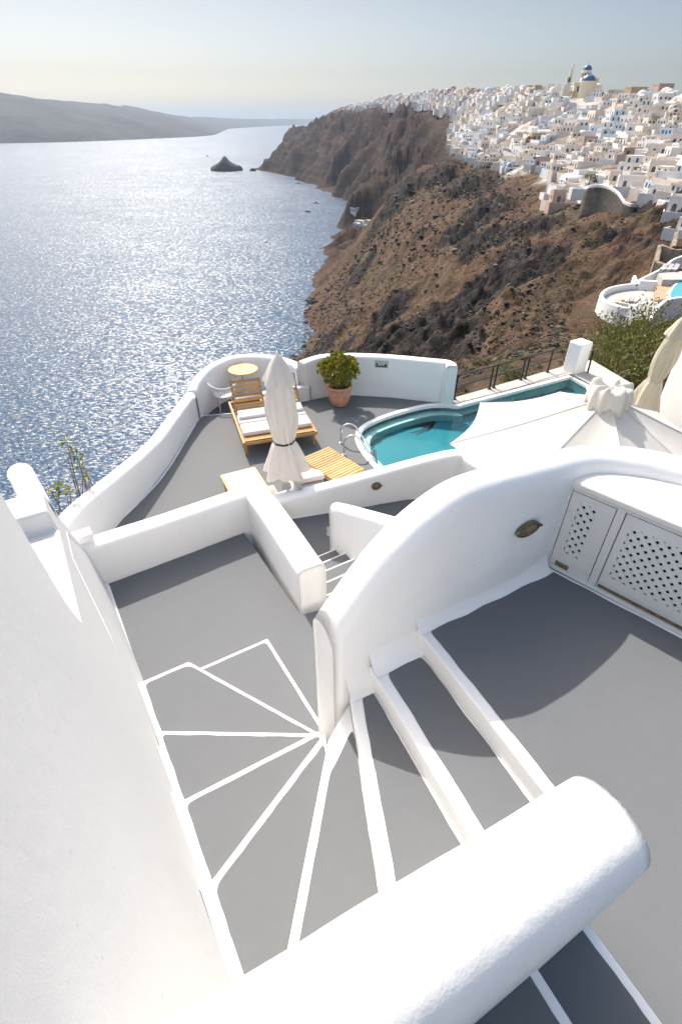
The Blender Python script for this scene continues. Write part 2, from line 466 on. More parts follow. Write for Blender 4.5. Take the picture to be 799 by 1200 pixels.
def catmull(pts, step):
    P = [np.array(p, float) for p in pts]
    if len(P) == 2:
        n = max(2, int(np.linalg.norm(P[1][:2] - P[0][:2]) / step) + 1)
        return [P[0] + (P[1] - P[0]) * t for t in np.linspace(0, 1, n)]
    out = []
    for i in range(len(P) - 1):
        p0 = P[i - 1] if i else 2 * P[0] - P[1]
        p1, p2 = P[i], P[i + 1]
        p3 = P[i + 2] if i + 2 < len(P) else 2 * P[-1] - P[-2]
        n = max(1, int(np.linalg.norm(p2[:2] - p1[:2]) / step))
        for t in np.linspace(0, 1, n, endpoint=False):
            out.append(.5 * ((2 * p1) + (p2 - p0) * t + (2 * p0 - 5 * p1 + 4 * p2 - p3) * t * t + (3 * p1 - p0 - 3 * p2 + p3) * t ** 3))
    out.append(P[-1])
    return out

def wall(name, path, zb, th, rr, m, parent=None, step=.07, rough=.006, endr=None, curve=True, nr=6):
    """hand plastered wall swept along path [(x, y, ztop)], rounded top edges and rounded ends"""
    if curve: P = catmull(path, step)
    else:
        P = []
        for a, b in zip(path[:-1], path[1:]): P += catmull([a, b], step)[:-1]
        P.append(np.array(path[-1], float))
    rr = min(rr, th / 2 - 1e-4); er = endr if endr is not None else rr
    stations = []
    n = len(P)
    tang = []
    for i in range(n):
        d = P[min(n - 1, i + 1)][:2] - P[max(0, i - 1)][:2]
        tang.append(d / (np.linalg.norm(d) + 1e-9))
    for k in range(5):
        a = math.pi / 2 * k / 4
        stations.append((P[0][:2] - tang[0] * er * 0 + tang[0] * er * (1 - math.sin(a)), P[0][2], tang[0], er * (1 - math.cos(a)) if False else er * (1 - math.sin(a))))
    stations = []
    L = np.cumsum([0] + [np.linalg.norm(P[i + 1][:2] - P[i][:2]) for i in range(n - 1)])
    zs_ = np.array([q[2] for q in P])
    zat = lambda d_: float(np.interp(d_, L, zs_))
    for k in range(4):
        a = math.pi / 2 * k / 4          # 0 = very end
        stations.append((P[0][:2] + tang[0] * er * (1 - math.sin(a)), zat(er * (1 - math.sin(a))), tang[0], er * (1 - math.sqrt(max(0, 1 - (1 - math.sin(a)) ** 2)))))
    # keep only inner path stations beyond the rounded ends
    L = np.cumsum([0] + [np.linalg.norm(P[i + 1][:2] - P[i][:2]) for i in range(n - 1)])
    for i in range(n):
        if er * 1.001 <= L[i] <= L[-1] - er * 1.001:
            stations.append((P[i][:2], P[i][2], tang[i], 0))
    for k in range(3, -1, -1):
        a = math.pi / 2 * k / 4
        stations.append((P[-1][:2] - tang[-1] * er * (1 - math.sin(a)), zat(L[-1] - er * (1 - math.sin(a))), tang[-1], er * (1 - math.sqrt(max(0, 1 - (1 - math.sin(a)) ** 2)))))
    prof_n = None; vs = []; rings = 0
    for (p, zt, t, inset) in stations:
        nrm = np.array((-t[1], t[0]))
        h = th / 2 - inset; r = max(.001, min(rr, h)); zt2 = zt - inset
        zz = zt2 - r
        side = [zb + (zz - zb) * q for q in (0, .25, .5, .7, .85, .95)]
        pr = [(-h, z) for z in side]
        pr += [(-h + r - r * math.cos(a), zz + r * math.sin(a)) for a in [math.pi / 2 * k / nr for k in range(0, nr + 1)]]
        pr += [(h - r + r * math.cos(a), zz + r * math.sin(a)) for a in [math.pi / 2 * k / nr for k in range(nr, -1, -1)]]
        pr += [(h, z) for z in side[::-1]]
        prof_n = len(pr)
        for (o, z) in pr:
            q = p + nrm * o
            v3 = Vector((q[0], q[1], z))
            d = noise.noise_vector(v3 * 1.6) * rough + noise.noise_vector(v3 * 6) * rough * .3
            vs.append(tuple(v3 + d))
        rings += 1
    fs = []
    for i in range(rings - 1):
        for k in range(prof_n - 1):
            fs.append((i * prof_n + k, i * prof_n + k + 1, (i + 1) * prof_n + k + 1, (i + 1) * prof_n + k))
        fs.append((i * prof_n + prof_n - 1, i * prof_n, (i + 1) * prof_n, (i + 1) * prof_n + prof_n - 1))
    fs.append(tuple(range(prof_n))); fs.append(tuple(range(rings * prof_n - 1, (rings - 1) * prof_n - 1, -1)))
    b = MB(); b.add(vs, fs)
    o = b.build(name, m, parent, smooth=True)
    for f in list(o.data.polygons)[-2:]: f.use_smooth = False
    return o

def inset(poly, marg, rad=.05, seg=4, wob=True):
    n = len(poly)
    area = sum(poly[i][0] * poly[(i + 1) % n][1] - poly[(i + 1) % n][0] * poly[i][1] for i in range(n))
    P = [np.array(p[:2], float) for p in poly]
    mg = list(marg) if isinstance(marg, (list, tuple)) else [marg] * n
    if area < 0:
        P = P[::-1]; mg = mg[::-1]; mg = mg[1:] + mg[:1]
    lines = []
    for i in range(n):
        d = P[(i + 1) % n] - P[i]; d = d / np.linalg.norm(d)
        lines.append((P[i] + np.array((-d[1], d[0])) * mg[i], d))
    V = []
    for i in range(n):
        (p, d), (q, e) = lines[i - 1], lines[i]
        c = d[0] * e[1] - d[1] * e[0]
        if abs(c) < .15:
            V.append(P[i] + np.array((-e[1], e[0])) * max(mg[i], mg[i - 1])); continue
        t = ((q - p)[0] * e[1] - (q - p)[1] * e[0]) / c
        V.append(p + d * t)
    out = []
    for i in range(n):
        a, b, c = V[i - 1], V[i], V[(i + 1) % n]
        r = rad[i] if isinstance(rad, (list, tuple)) else rad
        l1 = np.linalg.norm(a - b); l2 = np.linalg.norm(c - b); r = min(r, l1 * .45, l2 * .45)
        p1 = b + (a - b) / l1 * r; p2 = b + (c - b) / l2 * r
        for k in range(seg + 1):
            t = k / seg
            out.append(tuple((1 - t) ** 2 * p1 + 2 * t * (1 - t) * b + t * t * p2))
    if not wob: return out
    res = []
    for i in range(len(out)):
        a, b = np.array(out[i]), np.array(out[(i + 1) % len(out)]); l = np.linalg.norm(b - a)
        if l < 1e-6: continue
        nn = np.array((-(b - a)[1], (b - a)[0])) / l; m = max(1, int(l / .045))
        for k in range(m):
            q = a + (b - a) * k / m
            w = noise.noise(Vector((q[0] * 5, q[1] * 5, 1))) * .006 + noise.noise(Vector((q[0] * 22, q[1] * 22, 4))) * .003
            res.append(tuple(q + nn * w * (1 if m > 1 else .3)))
    return res

def smooth_poly(pts, step=.15):
    return [tuple(p[:2]) for p in catmull([(*p, 0) for p in pts], step)]

# ------------------------------------------------------------------ terrain
KN = [  # Y, then (x, z) of: coast, lower slope, middle slope, cliff lip, village, ridge, plateau
 (-80, [(-100, -107), (-64, -66), (-24, -24), (4, -9), (22, 0), (60, 8), (200, 20)]),
 (0,   [(-90, -107), (-56, -60), (-13, -15), (6, -7.5), (20, -1.5), (60, 6), (200, 20)]),
 (20,  [(-88, -107), (-50, -62), (-10, -19), (9, -5.8), (22, -4.2), (70, 3), (200, 18)]),
 (50,  [(-84, -107), (-40, -58), (12, -18.5), (24, -16), (40, -14.5), (90, 0), (220, 18)]),
 (80,  [(-80, -107), (-38, -62), (10, -34), (33, -20.5), (48, -19.5), (80, -7), (220, 18)]),
 (110, [(-76, -107), (-40, -72), (9, -42), (45, -23), (63, -18), (95, -6), (220, 16)]),
 (170, [(-62, -107), (-10, -72), (42, -38.5), (83, -19), (110, -10), (150, 0), (260, 16)]),
 (230, [(-45, -107), (11, -67), (48, -40), (83, -24), (115, -13), (150, -4), (260, 15)]),
 (315, [(-26, -107), (5, -78), (46, -39), (90, -20), (130, -5), (172, 8), (260, 14)]),
 (440, [(-25, -107), (6, -83), (46, -38), (92, -20), (134, 1), (178, 12), (280, 13)]),
 (500, [(-22, -107), (20, -89), (57, -47), (96, -18), (133, 4), (165, 15), (280, 14)]),
 (560, [(-17, -107), (30, -91), (72, -54), (104, -16), (131, 6), (152, 18), (280, 14)]),
 (640, [(-10, -107), (50, -93), (92, -60), (112, -14), (132, 8), (147, 19), (280, 14)]),
 (720, [(-2, -107), (36, -86), (77, -42), (112, -5), (131, 11), (146, 22), (272, 14)]),
 (810, [(7, -107), (46, -76), (80, -30), (111, 2), (126, 15), (138, 25), (262, 14)]),
 (932, [(13, -107), (52, -68), (81, -22), (110, 7), (121, 20), (126, 28), (250, 14)]),
 (1145, [(-41, -107), (0, -65), (46, -15), (67, 11), (82, 21), (92, 27), (220, 14)]),
 (1385, [(-107, -107), (-66, -63), (-18, -11), (4, 13), (22, 17), (40, 21), (200, 5)]),
 (1550, [(-180, -107), (-148, -71), (-83, -28), (-41, 0), (-20, 14), (-8, 18), (150, -30)]),
 (1650, [(-235, -107), (-204, -85), (-122, -40), (-66, -17), (-44, -9), (-30, -2), (120, -60)]),
 (1760, [(-200, -112), (-160, -110), (-110, -100), (-70, -90), (-40, -85), (0, -85), (100, -100)]),
 (1850, [(-200, -116), (-160, -116), (-110, -116), (-70, -116), (-40, -116), (0, -116), (100, -116)]),
]
KY = np.array([k[0] for k in KN], float)
KX = np.array([[-1e9] + [p[0] for p in k[1]] + [0] for k in KN], float)
KZ = np.array([[0] + [p[1] for p in k[1]] + [0] for k in KN], float)
KX[:, 0] = KX[:, 1] - 40; KZ[:, 0] = KZ[:, 1] - 7
KX[:, -1] = KX[:, -2] + 500; KZ[:, -1] = KZ[:, -2] + 4
def pchip_row(xs, ys, q):
    h = np.diff(xs); dl = np.diff(ys, axis=0) / h.reshape((-1,) + (1,) * (ys.ndim - 1))
    m = np.zeros_like(ys)
    a, b = dl[:-1], dl[1:]
    m[1:-1] = np.where(a * b > 0, 2 * a * b / (a + b + 1e-12), 0); m[0] = dl[0]; m[-1] = dl[-1]
    i = np.clip(np.searchsorted(xs, q) - 1, 0, len(xs) - 2)
    sh = (-1,) + (1,) * (ys.ndim - 1)
    t = ((q - xs[i]) / h[i]).reshape(sh); hh = h[i].reshape(sh)
    return (ys[i] * (1 + 2 * t) * (1 - t) ** 2 + m[i] * hh * t * (1 - t) ** 2 + ys[i + 1] * t * t * (3 - 2 * t) + m[i + 1] * hh * t * t * (t - 1))
def row_at(y):
    q = np.array([y], float)
    return pchip_row(KY, KX, q)[0], pchip_row(KY, KZ, q)[0]
US = np.arange(9, dtype=float)       # 0 sea bed, 1 coast, 2, 3, 4 lip, 5 village, 6 ridge, 7 plateau, 8 far inland
def u_at(x, y):
    X, Z = row_at(y)
    return float(np.interp(x, X, US)), X, Z
def sm(t): t = min(1, max(0, t)); return t * t * (3 - 2 * t)
def relief(x, y, u):
    """rock relief added to the smooth hillside; returns height, rock mask"""
    far = sm((y - 450) / 350); near = sm((y - 16) / 40)
    gl = sm((y - 86) / 18) * (1 - sm((y - 160) / 25))       # rocky gully right of the near slope
    cl = sm((u - .9) / .5) * (1 - .88 * sm((u - 3.55 - 1.1 * gl) / .5))
    p = Vector((x, y, 0))
    big = noise.fractal(p / 60, 1.0, 2.1, 5) * (6.0 + 7 * far)
    gul = noise.ridged_multi_fractal(Vector((x / 90 + y / 300, y / (30 + 40 * far), 3)), .9, 2.2, 5, 1, 2) - 1.1
    mask = noise.fractal(Vector((x / 31 + 7, y / 40, 5)), 1.0, 2.0, 5)
    band = noise.fractal(Vector((x / 20, y / 90, 9)), 1, 2, 3)
    up = sm((u - 2.55) / .5) * (1 - sm((u - 3.95 - 1.0 * gl) / .25)) * (.45 + .55 * sm((y - 60) / 50))
    rk = sm((mask + up * .30 - .22 - .02 * far + .16 * band) / .12) * cl
    crag = noise.ridged_multi_fractal(Vector((x / 9, y / 13, 1)), .8, 2.3, 6, 1, 2) - 1.0
    fine = noise.fractal(Vector((x / 3.2, y / 3.2, 2)), .7, 2.1, 5)
    h = cl * (big + gul * (4.2 + 15 * far)) + rk * crag * (3.4 + 5 * far) + fine * (.75 * cl + .12) * (1 + far)
    if far > 0: h += cl * far * (noise.ridged_multi_fractal(Vector((x / 210 + y / 260, y / 150 - x / 400, 6)), .9, 2.1, 4, 1, 2) - 1.0) * 26 * (1 - sm((u - 2.9) / .8))
    if u > 3.6: h += .7 * noise.fractal(p / 14, 1, 2, 4)
    return h * near, rk
def ground(x, y):
    u, X, Z = u_at(x, y)
    return float(np.interp(u, US, Z)) * 1.0 + relief(x, y, u)[0]

ys = list(np.linspace(-80, 14, 26)) + [14 * (1850 / 14) ** (i / 600) for i in range(1, 601)]
useg = [(0, 1, 6), (1, 2, 64), (2, 3, 80), (3, 4, 70), (4, 5, 40), (5, 6, 30), (6, 7, 24), (7, 8, 5)]
uu = []
for a, b, n in useg: uu += list(np.linspace(a, b, n, endpoint=False))
uu.append(8.0); uu = np.array(uu)
YS = np.array(ys)
RX = pchip_row(KY, KX, YS); RZ = pchip_row(KY, KZ, YS)
verts = []; rock = []; pave = []; lava = []
for j, y in enumerate(ys):
    xs = pchip_row(US, RX[j], uu); zs = pchip_row(US, RZ[j], uu)
    cv = (noise.fractal(Vector((y / 60, 3.3, 1)), 1, 2, 5) * 9 + noise.fractal(Vector((y / 14, 7.3, 1)), 1, 2, 4) * 3) * sm((y - 150) / 100) * (1 + sm((y - 500) / 500))
    xs = xs + cv * np.clip((2.6 - uu) / 1.6, 0, 1)
    for x, z, u in zip(xs, zs, uu):
        h, rk = relief(x, y, u)
        z2 = z + h * (1 if u > 1.02 else .15)
        if u > 1.0 and y < 1700: z2 = max(z2, -107.6 + (u - 1) * 6)
        if y < 15 and x < 9.5 and x > -14: z2 = min(z2, -4.6)
        if 66 < y < 108 and 30 < x < 80: z2 = min(z2, -20.6)
        verts.append((float(x), float(y), float(z2)))
        rock.append(rk)
        pv = 0
        if y > 60:
            nn = noise.fractal(Vector((x / 26, y / 30, 4)), 1, 2, 4)
            pv = sm((u - 4.0 + nn * .22) / .25) * sm((y - 165) / 30)
            if y > 640: pv *= sm((u - 4.35 + nn * .3) / .4)
            if y > 1420: pv *= 1 - sm((y - 1420) / 60)
            if u > 6.2: pv *= .6
            if nn < -.28: pv *= .35
        pave.append(pv); lava.append(sm((y - 380) / 250) * .85 if u < 4.6 else .5 * sm((y - 500) / 300))
nc = len(uu); fs = []
for j in range(len(ys) - 1):
    for i in range(nc - 1):
        a = j * nc + i
        fs.append((a, a + 1, a + nc + 1, a + nc))
me = bpy.data.meshes.new('hillside'); me.from_pydata(verts, [], fs)
me.polygons.foreach_set('use_smooth', [True] * len(fs))
for nm, arr in (('rock', rock), ('pave', pave), ('lava', lava)):
    at_ = me.attributes.new(nm, 'FLOAT', 'POINT'); at_.data.foreach_set('value', arr)
me.update()
hill = link('hillside', me, M['terrain']); hill['kind'] = 'structure'
TV = np.array(verts).reshape(len(ys), nc, 3)
def tz(x, y):
    """height of the built hillside mesh"""
    j = int(np.clip(np.searchsorted(YS, y) - 1, 0, len(ys) - 2)); t = (y - YS[j]) / (YS[j + 1] - YS[j])
    za = np.interp(x, TV[j, :, 0], TV[j, :, 2]); zb = np.interp(x, TV[j + 1, :, 0], TV[j + 1, :, 2])
    return float(za * (1 - t) + zb * t)
def tx(u, y):
    X, Z = row_at(y); return float(np.interp(u, US, X))

# boulders and scrub on the hillside (uncountable)
ico = bmesh.new(); bmesh.ops.create_icosphere(ico, subdivisions=1, radius=1)
IV = [v.co.copy() for v in ico.verts]; IF = [tuple(v.index for v in f.verts) for f in ico.faces]; ico.free()
def blob(b, p, r, sq=.7):
    sd = random.random() * 99
    mx = Matrix.Rotation(random.random() * 6.3, 3, 'Z')
    sx = random.uniform(.8, 1.4)
    vs = []
    for v in IV:
        k = 1 + .55 * noise.noise(v * 1.3 + Vector((sd, sd, 0)))
        q = mx @ Vector((v.x * sx, v.y, v.z * sq)) * (r * k)
        vs.append(q + Vector(p))
    b.add(vs, IF)
b = MB()
for i in range(13000):
    y = 25 * (420 / 25) ** random.random(); u = random.uniform(1.02, 4.0)
    x = tx(u, y)
    if noise.fractal(Vector((x / 22, y / 25, 11)), 1, 2, 3) < -.12 and random.random() < .8: continue
    r = .10 + .0011 * y + .0011 * y * random.expovariate(1.5)
    if u < 1.14: r *= 2.2
    blob(b, (x, y, tz(x, y) + r * .15), r)
o = b.build('boulders', M['boulder'], recalc=False); tag(o, kind='stuff')
b = MB()
for i in range(5200):
    y = 18 * (420 / 18) ** random.random(); u = random.uniform(1.7, 4.15)
    x = tx(u, y)
    if noise.fractal(Vector((x / 18, y / 20, 21)), 1, 2, 3) < .0 and random.random() < .75: continue
    r = (.18 + .0028 * y) * random.uniform(.6, 1.5); z = tz(x, y)
    b.cur = 0 if noise.noise(Vector((x / 25, y / 25, 3))) > -.1 else 1
    for k in range(int(14 + 10 * (y < 120))):
        d = Vector((random.gauss(0, 1), random.gauss(0, 1), abs(random.gauss(0, .8)) + .2)).normalized()
        p = Vector((x, y, z)) + Vector((d.x, d.y, d.z * .75)) * r * random.uniform(.2, .9)
        b.leaf(p, d, (random.random(), random.random(), 1), r * random.uniform(.3, .6), r * random.uniform(.2, .4))
o = b.build('scrub', [M['scrub'], M['scrub_dry']], recalc=False); tag(o, kind='stuff')

# ------------------------------------------------------------------ sea, far islands
b = MB()
ring = [(-60000, -3000), (60000, -3000), (60000, 60000), (-60000, 60000)]
b.sheet(ring, SEA)
o = b.build('sea', M['sea']); tag(o, kind='structure')

def island(name, path, label=None):
    """ridge of high ground seen across the sea: path of (x, y, half width, height above sea)"""
    P = catmull(path, 60.0); vs = []; nn = 17
    for i, q in enumerate(P):
        t = P[min(len(P) - 1, i + 1)][:2] - P[max(0, i - 1)][:2]; t = t / np.linalg.norm(t); n = np.array((-t[1], t[0]))
        for k in range(nn):
            s = (k / (nn - 1)) * 2 - 1
            base = (1 - abs(s)) ** .8
            x, y = q[:2] + n * s * q[2]
            h = q[3] * base * (1 + .09 * noise.fractal(Vector((x / 420, y / 420, 0)), 1, 2, 5)) + base * q[3] * .30 * (noise.ridged_multi_fractal(Vector((x / 300, y / 300, 2)), 1, 2.1, 4, 1, 2) - 1.1) * (1 - base)
            vs.append((x, y, SEA - 3 + max(0, h) + 3 * base))
    fs = [(i * nn + k, i * nn + k + 1, (i + 1) * nn + k + 1, (i + 1) * nn + k) for i in range(len(P) - 1) for k in range(nn - 1)]
    b = MB(); b.add(vs, fs); o = b.build(name, M['island'], smooth=True); tag(o, kind='structure')
def isl(px, py_top, Y, w):
    p = aty(px, py_top, Y)
    return (p[0], p[1], w, max(2, p[2] - SEA))
island('island_hills', [isl(-190, 98, 3900, 760), isl(-100, 100, 3900, 760), isl(0, 108, 4000, 760), isl(75, 117.5, 4350, 720), isl(131, 123, 4750, 700), isl(160, 126.5, 5500, 680),
                        isl(210, 135.5, 7500, 600), isl(263, 138.3, 9000, 500), isl(300, 139.2, 10400, 500), isl(345, 139.5, 11800, 420), isl(385, 139.6, 13000, 400), isl(430, 140, 14500, 300)])

def islet(name, px, py, w, h, sd, peaks):
    x, y = at(px, py, SEA); vs = []; n = 22; m = 12
    for j in range(m):
        for k in range(n):
            a = 2 * math.pi * k / n; t = j / (m - 1)
            r = w * (1 - t ** 2.4) * (1 + .25 * noise.noise(Vector((math.cos(a) * 1.4, math.sin(a) * 1.4, sd + t))))
            xx = math.cos(a) * r; yy = math.sin(a) * r * .7
            z = h * t * (1 + .4 * noise.noise(Vector((xx / w * 2, yy / w * 2, sd * 3)))) + .16 * h * math.sin(xx / w * 4 + sd) * t
            vs.append((x + xx, y + yy, SEA - 1.5 + z))
    fs = [(j * n + k, j * n + (k + 1) % n, (j + 1) * n + (k + 1) % n, (j + 1) * n + k) for j in range(m - 1) for k in range(n)]
    b = MB(); b.add(vs, fs); o = b.build(name, M['island'])
    tag(o, kind='structure'); return o
islet('rock_islet', 267, 200, 38, 30, 2.2, 2)
islet('sea_rock', 297, 200.5, 9, 9, 5.1, 1)

# haze: one even box of air round the whole place
b = MB(); b.box((0, 9000, 20), (36000, 22000, 266))
hz, hnt, _ = mat('sea_haze')
hnt.nodes.remove(_)
pv = N(hnt, 'ShaderNodeVolumePrincipled')
pv.inputs['Color'].default_value = (.41, .51, .655, 1); pv.inputs['Density'].default_value = .85e-4; pv.inputs['Anisotropy'].default_value = .45
hnt.links.new(pv.outputs[0], hnt.nodes['Material Output'].inputs['Volume'])
HAZE = True
if HAZE:
    o = b.build('haze', hz); tag(o, kind='stuff')

# ------------------------------------------------------------------ the whitewashed property
RI = .17
LZ = -9 * RI          # stair landing
PZ = -2.4             # pool terrace and corridor
def things(name, label, cat, loc, rz=0, group=None):
    o = empty(name, loc, rz); tag(o, label, cat, group); return o
def seg_pts(p, q, t): return (p[0] + (q[0] - p[0]) * t, p[1] + (q[1] - p[1]) * t)

# tall stair wall on the seaward side of the stair
FA = (-.609, .708); FU = (-.5172, .8559); FN = (-.8559, -.5172)     # along the wall, and away from the stair
TB = math.tan(R(7.5))
def fp(s, z, t):
    o = TB * (z + .75 + .2 * s) + t       # the wall face leans back a little
    return (FA[0] + FU[0] * s + FN[0] * o, FA[1] + FU[1] * s + FN[1] * o, z)
def keep(o, root):
    o.parent = root
    o.matrix_parent_inverse = (Matrix.Translation(root.location) @ Matrix.Rotation(root.rotation_euler.z, 4, 'Z')).inverted()
    return o
sw = things('stair_wall', 'tall pale grey-white plaster wall running up the seaward side of the winding stair', 'wall', (FA[0], FA[1], 0))
prof = [(-3.0, -13), (4.42, -13), (4.42, -.97), (4.36, -.88), (4.18, -.46), (4.08, -.20), (4.02, .16), (3.57, .20), (3.55, -.01), (2.085, .19), (2.06, .42), (2.39, 1.10), (2.75, 2.0), (-3.0, 2.6)]
b = MB(); k = len(prof)
vs = [fp(s, z, 0) for s, z in prof] + [(FA[0] + FU[0] * s + FN[0] * .78, FA[1] + FU[1] * s + FN[1] * .78, z) for s, z in prof]
b.add(vs, [tuple(range(k)), tuple(range(2 * k - 1, k - 1, -1))] + [(i, i + k, (i + 1) % k + k, (i + 1) % k) for i in range(k)])
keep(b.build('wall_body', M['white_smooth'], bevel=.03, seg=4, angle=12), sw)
# conduit line running down the wall face
b = MB(); b.tube([fp(2.4, -.74, .001), fp(2.7, -.62, .001), fp(3.3, -.20, .001), fp(3.9, -.32, .001), fp(4.3, -.92, .001)], .006, 6)
keep(b.build('conduit', M['whiteclean'], smooth=True), sw)
o = wall('parapet', [(-2.90, 3.90, .10), (-3.15, 4.24, .10), (-3.43, 4.60, .10)], -13, .25, .124, M['white'], curve=False)
tag(o, 'short round-topped white parapet jutting out over the sea beyond the stair wall', 'parapet')
b = MB(); b.box((-2.98, 4.52, -.84), (.20, .15, .10), R(33)); o = b.build('drip_cap', M['whiteclean'], bevel=.012)
tag(o, 'small square white cap where the stair wall meets the landing wall', 'cap')

# upper terrace floor
W0, W1 = (-.1, 2.1), (1.74, 3.14)
E0 = [(.55, 2.455), (1.157, 1.274), (1.02, .93), (.6, -3)]
tf = [E0[3], (5.5, -3), (5.5, -.6), (2.62, 2.28), (1.74, 3.14), (.56, 2.475), E0[1], E0[2]]
b = MB(); b.prism(tf, -3.0, 0.0); o = b.build('upper_terrace', M['white'], bevel=.012); tag(o, kind='structure')
b = MB(); b.sheet(inset(tf, [0, 0, 0, .035, .035, .075, .06, .02], [.01, .01, .01, .01, .06, .07, .01, .01]), .004)
o = b.build('upper_terrace_paint', M['floor']); tag(o, kind='structure')

# winding stair, each step a white block with a painted tread
st = things('winding_staircase', 'winding stair of grey painted treads edged in white, fanning round the curved wall end', 'staircase', (-.4, 1.6, LZ))
def step(poly, z, marg, rad, parent, zb=-3.0, name='step'):
    b = MB(); b.prism(poly, zb, z); s_ = b.build(name, M['whiteclean'], bevel=.012); keep(s_, parent)
    b = MB(); b.sheet(inset(poly, marg, rad), z + .004); q = b.build('tread_paint', M['floor'])
    q.parent = s_; q.matrix_parent_inverse = s_.matrix_parent_inverse.copy() if False else Matrix.Identity(4)
    return s_
E1 = [(.205, 2.272), (.724, 1.146), (.93, .70)]
E2 = [(.065, 2.19), (.223, 1.0), (.29, .5)]
def lw(s): return (FA[0] + FU[0] * s, FA[1] + FU[1] * s)
def hit_left(p, q):
    """where the line p->q meets the stair wall face"""
    d = (q[0] - p[0], q[1] - p[1]); c = d[0] * FU[1] - d[1] * FU[0]
    t = ((FA[0] - p[0]) * FU[1] - (FA[1] - p[1]) * FU[0]) / c
    return (p[0] + d[0] * t, p[1] + d[1] * t)
z3, z4, z5, z6, z7, z8 = [-RI * k for k in (3, 4, 5, 6, 7, 8)]
E3 = [at(385, 868, z3), at(341, 1092, z3)]; E3.append(seg_pts(E3[0], E3[1], 1.7))
piv4, piv5, piv6 = at(381, 858, z4), at(374, 856, z5), at(372, 859, z6)
piv7, piv8 = at(376, 860, z7), at(379, 851, z8)
L4 = hit_left(piv4, at(242, 1040, z4)); L5 = hit_left(piv5, at(212, 939, z5)); L6 = hit_left(piv6, at(186, 856, z6))
c7 = at(222, 775, z7); L7 = hit_left(c7, at(166, 799, z7)); c8 = at(314, 748, z8); d8 = at(234, 783, z8)
near = lw(-.6)
step([E1[2], (1.14, .80), E0[1], (.56, 2.475), E1[0], E1[1]], -RI, [.01, .01, .02, .10, .085, .08], [.02, .02, .01, .09, .07, .02], st)
step([E2[2], E1[2], E1[1], E1[0], E2[0], E2[1]], -2 * RI, [.01, .018, .018, .10, .075, .07], [.02, .02, .02, .06, .06, .02], st)
step([E3[2], E2[2], E2[1], E2[0], E3[0], E3[1]], -3 * RI, [.01, .01, .01, .12, .055, .05], [.02, .02, .02, .03, .03, .02], st)
step([L4, near, E3[2], E3[1], E3[0], piv4], z4, [.05, .01, .01, .01, .02, .045], [.06, .02, .02, .02, .03, .05], st)
step([L5, L4, piv4, piv5], z5, [.045, .01, .02, .04], [.05, .03, .01, .03], st)
step([L6, L5, piv5, piv6], z6, [.04, .01, .02, .035], [.05, .03, .01, .03], st)
step([L7, L6, piv6, piv7, c7], z7, [.04, .01, .02, .033, .04], [.05, .03, .01, .03, .06], st)
step([d8, seg_pts(c7, piv7, .2), piv7, piv8, c8], z8, [.01, .01, .02, .035, .035], [.02, .02, .02, .03, .05], st)
# low kerb of plaster along the foot of the stair wall
b = MB()
for s0, s1, z in ((-.4, .40, z4), (.40, 1.12, z5), (1.12, 1.62, z6), (1.62, 2.42, z7), (2.42, 4.3, LZ)):
    a, c = lw(s0), lw(s1); k = .018
    b.add([(a[0] - FN[0] * k, a[1] - FN[1] * k, z), (c[0] - FN[0] * k, c[1] - FN[1] * k, z), (c[0] + FN[0] * .02, c[1] + FN[1] * .02, z), (a[0] + FN[0] * .02, a[1] + FN[1] * .02, z),
           (a[0] - FN[0] * k, a[1] - FN[1] * k, z + .02), (c[0] - FN[0] * k, c[1] - FN[1] * k, z + .02), (c[0] + FN[0] * .02, c[1] + FN[1] * .02, z + .07), (a[0] + FN[0] * .02, a[1] + FN[1] * .02, z + .07)],
          [(0, 1, 5, 4), (4, 5, 6, 7), (0, 4, 7, 3), (1, 2, 6, 5)])
keep(b.build('skirting', M['whiteclean'], bevel=.01), sw)

# landing
lp = [(-2.87, 4.41), (-1.33, 5.40), (-.46, 3.93), (-.133, 4.05), (.68, 4.55), (1.5, 3.3), (0, 2.3), (-.9, 1.9), (-1.9, 2.82)]
b = MB(); b.prism([(p[0] * 1.0, p[1]) for p in lp], -3.0, LZ); o = b.build('stair_landing', M['whiteclean'], bevel=.012); tag(o, kind='structure')
b = MB(); b.sheet(inset(lp, [.004, .004, .0, .05, .02, .02, .02, .02, .03], [.05, .05, .01, .01, .02, .02, .02, .02, .03]), LZ + .004)
o = b.build('stair_landing_paint', M['floor']); tag(o, kind='structure')
WT = LZ + .58
o = wall('landing_wall', [(-3.05, 4.46, WT + .02), (-2.2, 5.0, WT), (-1.22, 5.65, WT), (-1.17, 5.68, WT)], -3.2, .26, .06, M['white'], curve=False, endr=.03)
tag(o, 'long low white wall along the far side of the stair landing', 'wall')
o = wall('landing_wall', [(-1.20, 5.72, WT + .004), (-.9, 5.21, WT + .004), (-.31, 4.085, WT + .004)], -3.2, .33, .07, M['white'], curve=False, endr=.06)
tag(o, 'thick low white wall with a square end beside the lower steps', 'wall')

